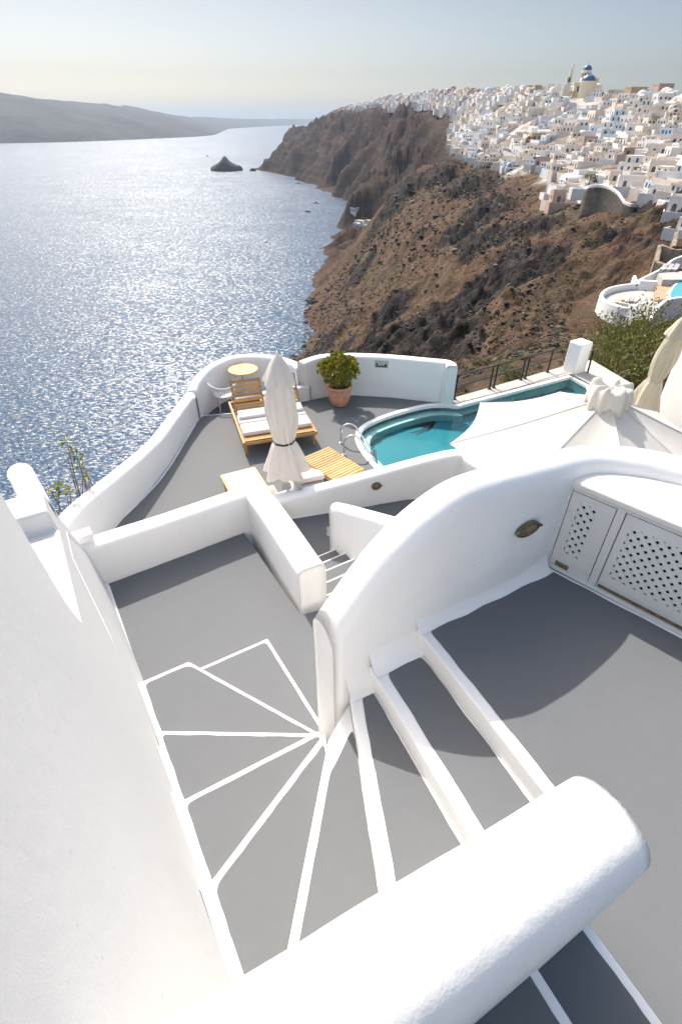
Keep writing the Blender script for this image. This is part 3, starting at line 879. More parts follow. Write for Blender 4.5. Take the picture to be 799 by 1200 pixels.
# curved wall between the stair and the upper terrace
cw = [(-.125, 2.258, .30), (.03, 2.347, .53), (.2, 2.445, .76), (.41, 2.56, .96), (.68, 2.71, 1.10), (.93, 2.85, 1.125), (1.21, 3.0, 1.10), (1.52, 3.19, 1.05), (1.72, 3.33, 1.01), (1.95, 3.395, 1.0), (2.25, 3.35, 1.0), (2.6, 3.19, 1.0), (3.1, 2.85, 1.0), (3.8, 2.2, 1.0)]
cwall = things('curved_wall', 'big white wall curving up from the stair to the latticed cupboards', 'wall', (.8, 2.8, 0))
keep(wall('wall_body', cw, -3.2, .29, .145, M['white'], endr=.022), cwall)
def cove(p0, p1, z, r=.085):
    """concave plaster fillet from the wall foot p0-p1 out over the tread"""
    d = Vector((p1[0] - p0[0], p1[1] - p0[1])); L = d.length; d.normalize(); n_ = Vector((d.y, -d.x)); b = MB(); vs = []; k = 7; m = max(2, int(L / .08))
    for i in range(m + 1):
        p = Vector(p0) + d * L * i / m
        rr_ = r * (1 + .25 * noise.noise(Vector((p.x * 4, p.y * 4, z))))
        for j in range(k + 1):
            a = math.pi / 2 * (j / k) ** .9
            q = p + n_ * (rr_ * (1 - math.cos(a))) if False else p + n_ * (rr_ - rr_ * math.cos(a) if False else rr_ * (1 - math.sin(math.pi / 2 - a)))
            vs.append((q.x - n_.x * .012, q.y - n_.y * .012, z + rr_ * 1.5 * (1 - math.sin(a)) + .0045))
    w = k + 1
    b.add(vs, [(i * w + j, i * w + j + 1, (i + 1) * w + j + 1, (i + 1) * w + j) for i in range(m) for j in range(w - 1)])
    keep(b.build('cove', M['white'], smooth=True), cwall)
wv_ = lambda t: (W0[0] + (W1[0] - W0[0]) * t, W0[1] + (W1[1] - W0[1]) * t)
cove(wv_(.355), wv_(.99), 0, .085); cove(wv_(.165), wv_(.36), -RI, .13); cove(wv_(.075), wv_(.17), -2 * RI, .12)
# bulkhead lamp on that wall
LN = (.4922, -.8705)      # wall normal towards the terrace
def bulkhead(name, c, nx, L, parent_label, rx=.115, rz=.062, tilt=0):
    t = things(name, parent_label, 'lamp', c)
    rz0 = math.atan2(nx[1], nx[0])
    mw = Matrix.Rotation(rz0, 4, 'Z')
    def local(bm_): bm_.v = [tuple(mw @ Vector(p)) for p in bm_.v]; return bm_
    b = MB(); n = 28
    prof = [(1.0, 0), (1.0, .018), (.93, .03), (.80, .034), (.78, .022), (.0, .020)]
    vs = []; fs = []
    for j, (r, h) in enumerate(prof):
        for k in range(n):
            a = 2 * math.pi * k / n
            vs.append((h, rx * r * math.cos(a), rz * r * math.sin(a)))
    for j in range(len(prof) - 1):
        for k in range(n): fs.append((j * n + k, j * n + (k + 1) % n, (j + 1) * n + (k + 1) % n, (j + 1) * n + k))
    b.add(vs, fs); local(b); b.build('rim', M['bronze'], t, smooth=True)
    b = MB(); vs = []; fs = []
    for j in range(6):
        q = math.pi / 2 * j / 5
        for k in range(n):
            a = 2 * math.pi * k / n
            vs.append((.02 + .022 * math.sin(q), rx * .78 * math.cos(q) * math.cos(a), rz * .78 * math.cos(q) * math.sin(a)))
    for j in range(5):
        for k in range(n): fs.append((j * n + k, j * n + (k + 1) % n, (j + 1) * n + (k + 1) % n, (j + 1) * n + k))
    b.add(vs, fs); local(b); b.build('lamp_glass', M['lampglass'], t, smooth=True)
    b = MB()
    for yy in (-.35, .35): b.tube([(.03, rx * yy, -rz * .8), (.05, rx * yy, 0), (.03, rx * yy, rz * .8)], .004, 5)
    b.tube([(.03, -rx * .9, 0), (.052, 0, 0), (.03, rx * .9, 0)], .004, 5)
    b.box((.02, rx * 1.06, .0), (.03, .02, .012))
    local(b); b.build('guard', M['bronze'], t)
    return t
bulkhead('wall_lamp', (1.36 + LN[0] * .012, 2.925 + LN[1] * .012, .60), LN, 0, 'oval bronze bulkhead lamp on the big curved wall')

# corner cupboards with lattice doors
CA = (1.745, 3.155); CD = (.7047, -.7095); CNrm = (-.7095, -.7047)    # along the front, and out towards the terrace
def cf(s, z, o=0): return (CA[0] + CD[0] * s + CNrm[0] * o, CA[1] + CD[1] * s + CNrm[1] * o, z)
cup = things('corner_cupboard', 'built-in white corner cupboard with diamond lattice doors under a cream top', 'cupboard', (2.1, 2.9, 0))
b = MB(); top = [cf(-.03, 0)[:2], cf(3.0, 0)[:2], (4.2, 2.0), (3.2, 2.78), (2.6, 3.14), (2.25, 3.27), (1.95, 3.32), (1.72, 3.25)]
tp = [cf(-.05, 0, .022)[:2], cf(3.0, 0, .022)[:2]] + top[2:]
b.prism(tp, .80, .862); keep(b.build('top', M['cream_top'], bevel=.02, seg=3), cup)
b = MB()
def cbox(b, s0, s1, z0, z1, o0, o1):
    vs = [cf(s, z, o) for s in (s0, s1) for o in (o0, o1) for z in (z0, z1)]
    b.add(vs, [(0, 1, 3, 2), (4, 6, 7, 5), (0, 4, 5, 1), (2, 3, 7, 6), (0, 2, 6, 4), (1, 5, 7, 3)])
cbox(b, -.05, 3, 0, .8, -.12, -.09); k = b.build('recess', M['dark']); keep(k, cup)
b = MB(); cbox(b, -.04, 3, 0, .035, -.09, .012); cbox(b, .335, .395, .035, .80, -.05, .006); cbox(b, 1.30, 1.36, .035, .80, -.05, .006); cbox(b, -.05, .0, .035, .80, -.05, .004)
cbox(b, .0, 3, .775, .80, -.05, .004)
keep(b.build('frame', M['door'], bevel=.006), cup)
def lattice_door(s0, s1, z0, z1, l0, l1, lz0, lz1):
    d = empty('door', cf(s0, z0)); keep(d, cup)
    def add(bm_, nm, m_, **kw):
        o = bm_.build(nm, m_, **kw); o.parent = d; o.matrix_parent_inverse = (Matrix.Translation(Vector(cf(s0, z0)))).inverted(); return o
    b = MB(); T0, T1 = -.03, -.002
    cbox(b, s0, l0, z0, z1, T0, T1); cbox(b, l1, s1, z0, z1, T0, T1); cbox(b, l0, l1, z0, lz0, T0, T1); cbox(b, l0, l1, lz1, z1, T0, T1)
    add(b, 'door_frame', M['door'])
    b = MB(); pitch = .055; w = .0325
    for sgn, o0, o1 in ((1, -.013, -.006), (-1, -.010, -.003)):
        k0 = -60
        for k in range(-60, 120):
            # slat: s - l0 = sgn*(z - lz0) + k*pitch*sqrt2
            off = k * pitch * 1.4142
            pts = []
            h = w / 2 * 1.4142
            poly = [(l0, None)]
            # clip strip |(s-l0) - sgn*(z-lz0) - off| < h against the opening
            rect = [(l0, lz0), (l1, lz0), (l1, lz1), (l0, lz1)]
            def clip(P, f):
                out = []
                for i in range(len(P)):
                    a, c_ = P[i], P[(i + 1) % len(P)]; fa, fc = f(a), f(c_)
                    if fa >= 0: out.append(a)
                    if fa * fc < 0:
                        t = fa / (fa - fc); out.append((a[0] + (c_[0] - a[0]) * t, a[1] + (c_[1] - a[1]) * t))
                return out
            g = lambda p: (p[0] - l0) - sgn * (p[1] - lz0) - off
            P = clip(clip(rect, lambda p: g(p) + h), lambda p: h - g(p)) if True else None
            if not P or len(P) < 3: continue
            n_ = len(P)
            vs = [cf(p[0], p[1], o0) for p in P] + [cf(p[0], p[1], o1) for p in P]
            b.add(vs, [tuple(range(n_)), tuple(range(2 * n_ - 1, n_ - 1, -1))] + [(i, (i + 1) % n_, n_ + (i + 1) % n_, n_ + i) for i in range(n_)])
    add(b, 'lattice', M['door'])
lattice_door(.006, .328, .10, .768, .075, .215, .20, .70)
lattice_door(.402, 1.294, .10, .768, .455, 1.21, .18, .68)
b = MB(); cbox(b, .05, .16, .045, .085, -.03, .003); cbox(b, .41, 1.28, .048, .072, -.03, .004)
keep(b.build('rusty_gap', M['rust']), cup)
b = MB(); cbox(b, .0, .33, .036, .096, -.035, -.006); cbox(b, .40, 1.30, .036, .096, -.035, -.006)
keep(b.build('bottom_rail', M['door']), cup)

# foreground round-topped parapet
bd = (math.sin(R(61)), math.cos(R(61))); bn = (-bd[1], bd[0]); BE = (1.12 + bn[0] * .18, .69 + bn[1] * .18)
path = [(BE[0] - bd[0] * k, BE[1] - bd[1] * k, 1.0 + .22 * k) for k in (0, .6, 1.2, 1.8, 2.4, 2.9)]
o = wall('foreground_parapet', path, -1.2, .36, .18, M['white'], step=.05, endr=.022, nr=10, rough=.007)
tag(o, 'thick round-topped white parapet sweeping across the bottom of the view', 'parapet')
# steps behind it going up from the upper terrace
us = things('upper_staircase', 'shaded grey steps with white edges climbing behind the foreground parapet', 'staircase', (.9, .1, 0))
n1 = (.474, -.8805)
def upstep(e0, z, nxt):
    q = [e0, (e0[0] + n1[0] * 3.2, e0[1] + n1[1] * 3.2), (nxt[0] + n1[0] * 3.2 - .3, nxt[1] + n1[1] * 3.2), (nxt[0], nxt[1])]
    return q
u1a = (.90, 1.053); u2a = (.62, .79); u3a = (.33, .52); u4a = (.03, .3)
step([u1a, (u1a[0] + n1[0] * 4, u1a[1] + n1[1] * 4), (u2a[0] + n1[0] * 4, u2a[1] + n1[1] * 4), u2a], .17, [.045, .02, .02, .02], .05, us, -1)
step([u2a, (u2a[0] + n1[0] * 4, u2a[1] + n1[1] * 4), (u3a[0] + n1[0] * 4, u3a[1] + n1[1] * 4), u3a], .34, [.045, .02, .02, .02], .05, us, -1)
step([u3a, (u3a[0] + n1[0] * 4, u3a[1] + n1[1] * 4), (u4a[0] + n1[0] * 4, u4a[1] + n1[1] * 4), u4a], .51, [.045, .02, .02, .02], .05, us, -1)

# lower steps down to the corridor
ls = things('lower_staircase', 'flight of small steps with white edges between the landing and the pool corridor', 'staircase', (.1, 4.8, PZ))
SN, SD = (-.522, .853), (.853, .522)
def sp_(s, n): return (SD[0] * s + SN[0] * n, SD[1] * s + SN[1] * n)
cs = [3.523, 3.84, 4.16, 4.48, 4.78, 5.07]
for i in range(1, 6):
    step([sp_(1.95, cs[i]), sp_(1.95, cs[i - 1]), sp_(3.05, cs[i - 1]), sp_(3.05, cs[i])], LZ - .145 * i, [.03, .01, .03, .03], .03, ls, -3)
o = wall('steps_parapet', [(-.09, 6.06, -1.50), (.3, 5.42, -1.15), (.75, 4.68, -.75), (1.2, 3.95, -.45)], -3, .2, .09, M['white'], curve=False)
tag(o, 'white parapet with a rounded end on the inner side of the lower steps', 'parapet')
cp = [(-1.9, 5.7), (-1.5, 6.64), (2.02, 7.585), (2.35, 7.2), (5.6, 6.6), (5.6, 3.4), (1.0, 3.6), (-.4, 4.6), (-1.0, 5.6)]
b = MB(); b.prism(cp, -4, PZ); o = b.build('corridor_floor', M['whiteclean']); tag(o, kind='structure')
b = MB(); b.sheet(inset(cp, .02, .04), PZ + .004); o = b.build('corridor_floor_paint', M['floor']); tag(o, kind='structure')

# wall with a lamp between the corridor and the pool terrace
o = wall('corridor_wall', [(-1.75, 6.70, -2.02), (-1.1, 6.87, -1.98), (-.29, 7.09, -1.90), (.6, 7.33, -1.77), (1.5, 7.57, -1.64), (1.98, 7.69, -1.60), (2.16, 7.66, -1.60), (2.30, 7.42, -1.60), (2.75, 6.6, -1.55)], -4, .25, .08, M['white'])
tag(o, 'white wall with a small round lamp between pool terrace and corridor', 'wall')
bulkhead('wall_lamp', (.60, 7.21 - .012, -1.99), (.258, -.966), 0, 'small round bronze lamp on the low wall beside the pool corridor', .085, .075)

# pool terrace
rim = smooth_poly([(1.25, 7.5), (.71, 8.42), (.44, 9.1), (.37, 9.69), (.57, 10.17), (1.18, 10.68), (1.97, 11.10), (2.45, 11.17)], .12)
terr = [(-3.80, 5.2), (-3.80, 6.55), (-3.60, 7.2), (-3.42, 7.9), (-3.34, 8.5), (-3.29, 9.3), (-3.235, 10.27), (-3.17, 10.60), (-2.47, 10.74), (-2.40, 10.72), (-.80, 11.40), (-.4, 11.60), (.3, 11.70), (1.2, 11.58), (2.36, 11.28)]
floor_poly = terr + rim[::-1] + [(1.25, 7.35), (-1.2, 6.75), (-2.5, 5.6)]
b = MB(); b.prism(floor_poly, -15, PZ); o = b.build('pool_terrace', M['whiteclean']); tag(o, kind='structure')
def shrink(poly, d): return inset(poly, d, .02, 2)
b = MB(); b.sheet(shrink(floor_poly, .03), PZ + .004); o = b.build('pool_terrace_paint', M['floor_pool']); tag(o, kind='structure')
o = wall('sea_wall', [(-3.96, 4.6, -1.45), (-3.95, 5.9, -1.53), (-3.83, 6.8, -1.64), (-3.66, 7.6, -1.72), (-3.52, 8.5, -1.80), (-3.44, 9.4, -1.82), (-3.37, 10.1, -1.82), (-3.31, 10.55, -1.80)], -16, .27, .11, M['white'], step=.1, rough=.011)
tag(o, 'long curving white wall between the pool terrace and the sea', 'wall')
o = wall('nook_wall', [(-3.30, 10.45, -1.83), (-3.26, 10.9, -1.68), (-3.05, 11.5, -1.58), (-2.68, 12.0, -1.56), (-2.1, 12.22, -1.58), (-1.5, 12.1, -1.60), (-1.05, 11.78, -1.62), (-.90, 11.55, -1.62)], -16, .26, .11, M['white'], step=.1, rough=.010)
tag(o, 'rounded white wall enclosing the nook with the round table', 'wall')
o = wall('pot_wall', [(-.96, 11.50, -1.50), (-.5, 11.78, -1.45), (.1, 11.86, -1.44), (.8, 11.80, -1.43), (1.5, 11.66, -1.43), (2.2, 11.50, -1.44), (2.46, 11.42, -1.44), (2.52, 11.32, -1.44), (2.50, 11.10, -1.44)], -13, .25, .07, M['white'], step=.08)
tag(o, 'white wall behind the potted plant, ending in a square pier by the pool', 'wall')
b = MB(); z0 = -1.57
b.box((.95, 11.652, -1.60), (.32, .025, .17), R(-8)); o = b.build('wall_plate', M['steel'], bevel=.004)
tag(o, 'small grey metal plate set in the top of the wall behind the pot', 'plate')
for (q, hh, ww) in ((-.11, .09, .03), (.1, .07, .045), (0, .025, .24)):
    b = MB(); b.box((.95 + q * .99, 11.637 - q * .14, -1.66 + hh / 2), (ww, .012, hh), R(-8)); b.build('relief', M['black_metal'], None).parent = o
# nook floor and the low wall in front of it
NF = .14
nk = [(-3.3, 10.4), (-3.2, 11.2), (-2.7, 12.0), (-2.1, 12.2), (-1.4, 12.05), (-.8, 11.5), (-2.4, 10.7)]
b = MB(); b.prism(nk, -14.0, PZ - NF); o = b.build('nook_floor', M['floor']); tag(o, kind='structure')
o = wall('bench_wall', [(-2.44, 10.82, -2.05), (-1.6, 11.16, -2.05), (-.74, 11.50, -2.05)], -5, .17, .03, M['white'], curve=False)
tag(o, 'low white wall behind the two wooden loungers', 'wall')

# pool
pin = [(1.95, 7.4)] + rim[:] + [(2.75, 11.10), (6.0, 12.84), (6.26, 12.2), (5.95, 10.8), (5.3, 9.2), (4.4, 8.0), (3.2, 7.3)]
pool = things('swimming_pool', 'teal swimming pool curving round the terrace', 'pool', (2.5, 9.5, PZ))
b = MB(); b.sheet(pin, PZ - .30); keep(b.build('pool_floor', M['pool_floor']), pool)
b = MB(); n = len(pin)
inn = inset(pin, .05, .001, 1); inn = pin
b.add([(p[0], p[1], PZ - .04) for p in pin] + [(p[0], p[1], PZ - .32) for p in pin], [(i, (i + 1) % n, n + (i + 1) % n, n + i) for i in range(n)])
keep(b.build('pool_wall', M['pool_wall']), pool)
b = MB(); b.sheet(pin, PZ - .085); keep(b.build('water', M['water']), pool)
b = MB(); sec = [(x, y) for x, y in pin]
P3 = [Vector((x, y, PZ + .0)) for x, y in pin + [pin[0]]]
vs = []; fs = []
m_ = len(pin)
for i in range(m_):
    a, c_ = Vector(pin[i - 1]), Vector(pin[(i + 1) % m_]); t = (c_ - a).normalized(); nr_ = Vector((-t.y, t.x))
    p = Vector(pin[i])
    for (o_, z_) in ((-.05, PZ - .06), (-.05, PZ + .002), (-.04, PZ + .012), (.06, PZ + .012), (.07, PZ + .002), (.07, PZ - .06)):
        q = p + nr_ * o_; vs.append((q.x, q.y, z_))
for i in range(m_):
    for k in range(5): fs.append((i * 6 + k, i * 6 + k + 1, ((i + 1) % m_) * 6 + k + 1, ((i + 1) % m_) * 6 + k))
b.add(vs, fs); keep(b.build('pool_rim', M['whiteclean'], smooth=False), pool)
b = MB(); vs = []; fs = []; i1 = len(rim) + 2
for i in range(i1):
    a, c_ = Vector(pin[i - 1]), Vector(pin[(i + 1) % m_]); t = (c_ - a).normalized(); p = Vector(pin[i]); w_ = .24 * min(1, max(0, (i - 2) / 8)) + .01
    q = p + Vector((t.y, -t.x)) * w_; vs += [(p.x, p.y, PZ - .15), (q.x, q.y, PZ - .15), (q.x, q.y, PZ - .31)]
for i in range(i1 - 1):
    for k in range(2): fs.append((i * 3 + k, i * 3 + k + 1, i * 3 + k + 4, i * 3 + k + 3))
b.add(vs, fs); keep(b.build('pool_shelf', M['pool_wall']), pool)
# dark sea creature mosaic on the pool floor
b = MB(); zq = PZ - .296
def ribbon(pts, w0, w1):
    pts = [Vector((*p, zq)) for p in [tuple(q[:2]) for q in catmull([(*p, 0) for p in pts], .05)]]
    vs = []
    for i, p in enumerate(pts):
        t = (pts[min(len(pts) - 1, i + 1)] - pts[max(0, i - 1)]).normalized(); n_ = Vector((-t.y, t.x, 0))
        w = w0 + (w1 - w0) * i / (len(pts) - 1)
        vs += [p + n_ * w / 2, p - n_ * w / 2]
    b.add(vs, [(2 * i, 2 * i + 1, 2 * i + 3, 2 * i + 2) for i in range(len(pts) - 1)])
def mq(x, y): return at(440 + x / 7.99, 415 + y / 7.99, zq)
ribbon([mq(540, 612), mq(590, 600), mq(640, 602), mq(668, 604)], .16, .08)
ribbon([mq(520, 615), mq(560, 606), mq(620, 606)], .08, .20)
for pts in ([(545, 618), (480, 632), (400, 655), (330, 680), (262, 700)], [(545, 620), (470, 660), (400, 680), (300, 690)], [(545, 625), (480, 680), (420, 715), (330, 740)],
            [(545, 630), (510, 690), (450, 722), (385, 755)], [(550, 632), (520, 690), (478, 725)], [(540, 622), (440, 670), (370, 672)]):
    ribbon([mq(*p) for p in pts], .11, .035)
keep(b.build('mosaic', M['squid']), pool)

# ledge, rail and pier beyond the pool
lg = [(2.62, 11.13), (2.74, 11.50), (5.98, 13.42), (6.3, 13.75), (7.0, 13.9), (7.4, 12.3), (6.4, 12.1), (6.10, 12.95)]
b = MB(); b.prism(lg, -11, PZ + .03); o = b.build('pool_ledge', M['concrete'], bevel=.01); tag(o, kind='structure')
rl = things('iron_railing', 'black iron railing along the outer ledge of the pool', 'railing', (4.2, 12.4, PZ + .03))
ra, rb_ = Vector((2.72, 11.40)), Vector((5.86, 13.28))
for t in (0, .31, .35, .61, .65, .88):
    p = ra.lerp(rb_, t); b = MB(); b.box((p.x, p.y, PZ + .03 + .30), (.035, .035, .60)); b.box((p.x, p.y, PZ + .036), (.09, .09, .012)); keep(b.build('post', M['black_metal']), rl)
for hz_ in (.60, .33):
    b = MB(); b.bar((ra.x, ra.y, PZ + .03 + hz_), (rb_.x, rb_.y, PZ + .03 + hz_), .03, .022); keep(b.build('rail', M['black_metal']), rl)
b = MB(); b.tube([(2.72, 11.4, PZ + .63), (2.70, 11.36, PZ + .66), (2.66, 11.33, PZ + .62)], .012, 6); keep(b.build('bracket', M['black_metal']), rl)
pr = things('pier', 'stout white pier at the far corner of the pool', 'pier', (6.22, 13.18, PZ))
b = MB(); b.box((6.22, 13.18, PZ + .36), (.44, .40, .90), R(28)); keep(b.build('pier_body', M['white'], bevel=.045, seg=4), pr)
b = MB(); b.bar((6.52, 12.98, PZ), (6.50, 13.0, PZ + .62), .035, .035); keep(b.build('iron_post', M['black_metal']), pr)

# pool ladder
ld = things('pool_ladder', 'chrome pool ladder with two looped handrails at the terrace edge', 'ladder', (.3, 9.1, PZ))
for y0 in (9.36, 8.88):
    x0 = .0 if y0 > 9 else .06
    pts = [(x0, y0, PZ), (x0, y0, PZ + .28)]
    for k in range(1, 9):
        a = math.pi * .78 * k / 8
        pts.append((x0 + .17 - .17 * math.cos(a), y0 - .02 * k / 8, PZ + .28 + .17 * math.sin(a)))
    pts += [(x0 + .50, y0 - .08, PZ + .10), (x0 + .62, y0 - .12, PZ - .05), (x0 + .64, y0 - .13, PZ - .28)]
    b = MB(); b.tube([tuple(p) for p in catmull(pts, .04)], .021, 10); keep(b.build('handrail', M['chrome'], smooth=True), ld)
    b = MB(); b.lathe([(.045, 0), (.045, .012), (.028, .02)], 12, (x0, y0, PZ + .004)); keep(b.build('foot_plate', M['chrome'], smooth=False), ld)
for zz in (-.10, -.2):
    b = MB(); b.box((.69, 9.0, PZ + zz), (.07, .46, .025)); keep(b.build('tread', M['chrome']), ld)

# potted plant
pp = things('potted_plant', 'bushy yellow-green shrub in a terracotta pot against the white wall', 'potted plant', (-.04, 11.18, PZ))
b = MB(); b.lathe([(.17, 0), (.20, .04), (.255, .20), (.285, .36), (.275, .43), (.30, .44), (.30, .50), (.27, .50), (.255, .42)], 30); b.build('pot', M['terracotta'], pp, smooth=True)
b = MB(); b.lathe([(.26, .43), (.15, .45), (.0, .455)], 20, cap=False); b.build('soil', M['soil'], pp)
b = MB(); rnd = random.Random(3)
for k in range(16):
    a = rnd.random() * 6.28; r = rnd.uniform(.15, .38); h = rnd.uniform(.55, 1.05)
    b.tube([(.05 * math.cos(a), .05 * math.sin(a), .42), (r * .6 * math.cos(a), r * .6 * math.sin(a), h * .75), (r * math.cos(a), r * math.sin(a), h)], [.02, .014, .006], 6)
b.build('stems', M['twig'], pp)
b = MB()
for k in range(330):
    d = Vector((rnd.gauss(0, 1), rnd.gauss(0, 1), rnd.gauss(.15, .8))).normalized()
    lump = 1 + .22 * noise.noise(d * 2.2 + Vector((4, 1, 2)))
    c_ = Vector((d.x * .43, d.y * .42, .85 + d.z * .35)); c_ = Vector((0, 0, .84)) + (c_ - Vector((0, 0, .84))) * lump * rnd.uniform(.72, 1.0)
    for q in range(13):
        dd = (d * .7 + Vector((rnd.gauss(0, 1), rnd.gauss(0, 1), rnd.gauss(.2, 1))) * .75).normalized()
        b.leaf(c_ + dd * .01, dd, (rnd.random(), rnd.random(), rnd.random()), rnd.uniform(.05, .085), rnd.uniform(.028, .045))
b.build('foliage', M['jade'], pp)

# ------------------------------------------------------------------ loungers
def lounger(label, loc, rz, back=52, cushion=True, wood='teak', group='wooden loungers on the pool terrace', dup=None):
    """local +Y is the head end; origin under the middle of the foot end"""
    t = things('wooden_lounger', label, 'lounger', loc, rz, group)
    Wd, L, H = .70, 1.95, .34; sb = 1.06
    b = MB()
    for x in (-Wd / 2, Wd / 2): b.box((x, L / 2, H - .03), (.045, L, .075))
    for y in (.025, sb, L - .02): b.box((0, y, H - .035), (Wd - .05, .045, .06))
    b.build('frame', M[wood], t, bevel=.005, seg=2)
    for (x, y) in ((-Wd / 2 + .03, .12), (Wd / 2 - .03, .12), (-Wd / 2 + .03, L - .3), (Wd / 2 - .03, L - .3)):
        b = MB(); b.box((x, y, (H - .06) / 2), (.05, .06, H - .06)); b.build('leg', M[wood], t, bevel=.004)
    b = MB()
    n_ = 15
    for k in range(n_): b.box((0, .06 + k * (sb - .1) / (n_ - 1), H + .012), (Wd - .05, .052, .018))
    b.build('seat_slats', M[wood], t)
    b = MB(); ca, sa = math.cos(R(back)), math.sin(R(back)); Lb = .80
    mt = Matrix.Rotation(R(back), 3, 'X')
    for k in range(8):
        d_ = .05 + k * (Lb - .1) / 7
        b.box((0, sb + d_ * ca, H + .03 + d_ * sa), (Wd - .06, .058, .018), M4=mt)
    for x in (-Wd / 2 + .05, Wd / 2 - .05):
        b.box((x, sb + Lb / 2 * ca + .015 * sa, H + .015 + Lb / 2 * sa), (.04, Lb, .03), M4=mt)
    b.build('backrest', M[wood], t)
    if cushion:
        for (y0, y1, z0) in ((.20, .62, H + .022), (.64, 1.04, H + .022)):
            b = MB(); b.box((0, (y0 + y1) / 2, z0 + .045), (Wd - .06, y1 - y0, .09))
            b.build('cushion', M['cushion'], t, bevel=.035, seg=4)
        b = MB(); b.box((0, .90, H + .155), (Wd - .1, .26, .08), M4=Matrix.Rotation(R(12), 3, 'X')); b.build('pillow', M['cushion'], t, bevel=.035, seg=4)
    return t
fd = (.949, .315); fr = math.atan2(fd[1], fd[0])
lounger('teak lounger with raised back and white cushions, nearer the round table', (-1.56, 8.86, PZ + .004), fr)
lounger('teak lounger with raised back and white cushions, nearer the potted plant', (-.83, 9.10, PZ + .004), fr)
# low slatted table beside the corridor wall
tb_ = things('slatted_table', 'low yellow slatted wooden table between the chrome ladder and the corridor wall', 'table', (-.165, 8.0, PZ + .004), R(-49.5))
b = MB()
for x in (-.31, .31): b.box((x, 0, .31), (.04, 1.0, .06))
for y in (-.48, .48): b.box((0, y, .31), (.58, .04, .06))
b.build('frame', M['teak_pale'], tb_)
b = MB()
for k in range(15): b.box((0, -.48 + .96 * k / 14, .347), (.66, .042, .018))
b.build('slats', M['teak_pale'], tb_)
tb_.rotation_euler.z = R(40)
for x in (-.28, .28):
    for y in (-.42, .42):
        b = MB(); b.box((x, y, .14), (.05, .05, .28)); b.build('leg', M['teak_pale'], tb_)
fc = things('floor_cushion', 'large white lounging cushion on the terrace floor behind the closed parasol', 'cushion', (-.62, 7.62, PZ + .004), R(20))
b = MB(); b.box((0, 0, .14), (.62, .62, .26)); b.build('cushion_body', M['cushion'], fc, bevel=.10, seg=5)
b = MB(); b.box((.02, .05, .30), (.56, .5, .10), M4=Matrix.Rotation(R(-14), 3, 'X')); b.build('pillow', M['cushion'], fc, bevel=.045, seg=4)
tw = things('towel', 'crumpled off-white towel lying at the foot of the closed parasol', 'towel', (-1.34, 7.40, PZ + .004), R(25))
b = MB(); vs = []; fs = []
for j in range(15):
    for k in range(13):
        x, y = (k / 12 - .5) * .5, (j / 14 - .5) * .62
        r_ = min(1, 2.2 * min(k, 12 - k) / 12 + .0) * min(1, 2.2 * min(j, 14 - j) / 14)
        vs.append((x, y, .02 + .22 * r_ ** .6 * (1 + .45 * noise.noise(Vector((x * 6, y * 5, 2))))))
for j in range(14):
    for k in range(12): fs.append((j * 13 + k, j * 13 + k + 1, (j + 1) * 13 + k + 1, (j + 1) * 13 + k))
b.add(vs, fs); b.build('cloth', M['canvas_grey'], tw, smooth=True)
# flat white sunbed
sb_ = things('sunbed', 'low flat white fabric sunbed behind the landing wall', 'sunbed', (-1.86, 7.78, PZ + .004), R(180 + 26))
b = MB(); b.box((0, .8, .31), (.58, 1.6, .05)); b.build('pad', M['cushion'], sb_, bevel=.018, seg=3)
b = MB()
for x in (-.31, .31): b.box((x, .8, .29), (.03, 1.64, .05))
for y in (-.01, 1.61): b.box((0, y, .29), (.60, .03, .05))
b.build('frame', M['teak_pale'], sb_)
for (x, y) in ((-.29, .08), (.29, .08), (-.29, 1.5), (.29, 1.5)):
    b = MB(); b.box((x, y, .135), (.035, .035, .27)); b.build('leg', M['teak_pale'], sb_)

# round table and wicker chair in the nook
NZ = PZ - NF
rt = things('round_table', 'round yellow teak table on a white pedestal in the nook', 'table', (-2.31, 11.62, NZ))
b = MB(); b.lathe([(.0, .80), (.335, .80), (.35, .808), (.35, .83), (.34, .838), (.0, .838)], 40, cap=False); b.build('table_top', M['teak_table'], rt)
b = MB(); b.lathe([(.2, 0), (.2, .03), (.06, .06), (.05, .5), (.07, .78), (.12, .80)], 20); b.build('pedestal', M['pole'], rt, smooth=True)
ch = things('wicker_chair', 'white open-weave tub chair beside the round table', 'chair', (-2.74, 11.20, NZ), R(20))
def tubpt(a, z):
    r = .24 + .10 * (z - .38) / .34
    return (r * math.cos(a), r * math.sin(a) * .95, z)
b = MB()
for k in range(26):
    a = R(-215 + 250 * k / 25)
    b.tube([tubpt(a, .38), tubpt(a + .05, .55), tubpt(a + .02, .74 - .10 * max(0, math.cos(a + R(90))) )], .007, 5)
for z in (.40, .52): b.tube([tubpt(R(-215 + 250 * k / 30), z) for k in range(31)], .008, 5)
b.build('basket', M['wicker'], ch)
b = MB(); b.tube([tubpt(R(-218 + 256 * k / 30), .74 - .10 * max(0, math.cos(R(-218 + 256 * k / 30) + R(90)))) for k in range(31)], .017, 7); b.build('arm_rail', M['wicker'], ch, smooth=True)
b = MB(); b.lathe([(.0, .37), (.23, .37), (.24, .39), (.23, .41), (0, .41)], 24, cap=False); b.build('seat', M['wicker'], ch)
for k in range(4):
    a = R(45 + 90 * k); b = MB(); b.tube([(.19 * math.cos(a), .19 * math.sin(a), .38), (.23 * math.cos(a), .23 * math.sin(a), 0)], .013, 6); b.build('leg', M['wicker'], ch)

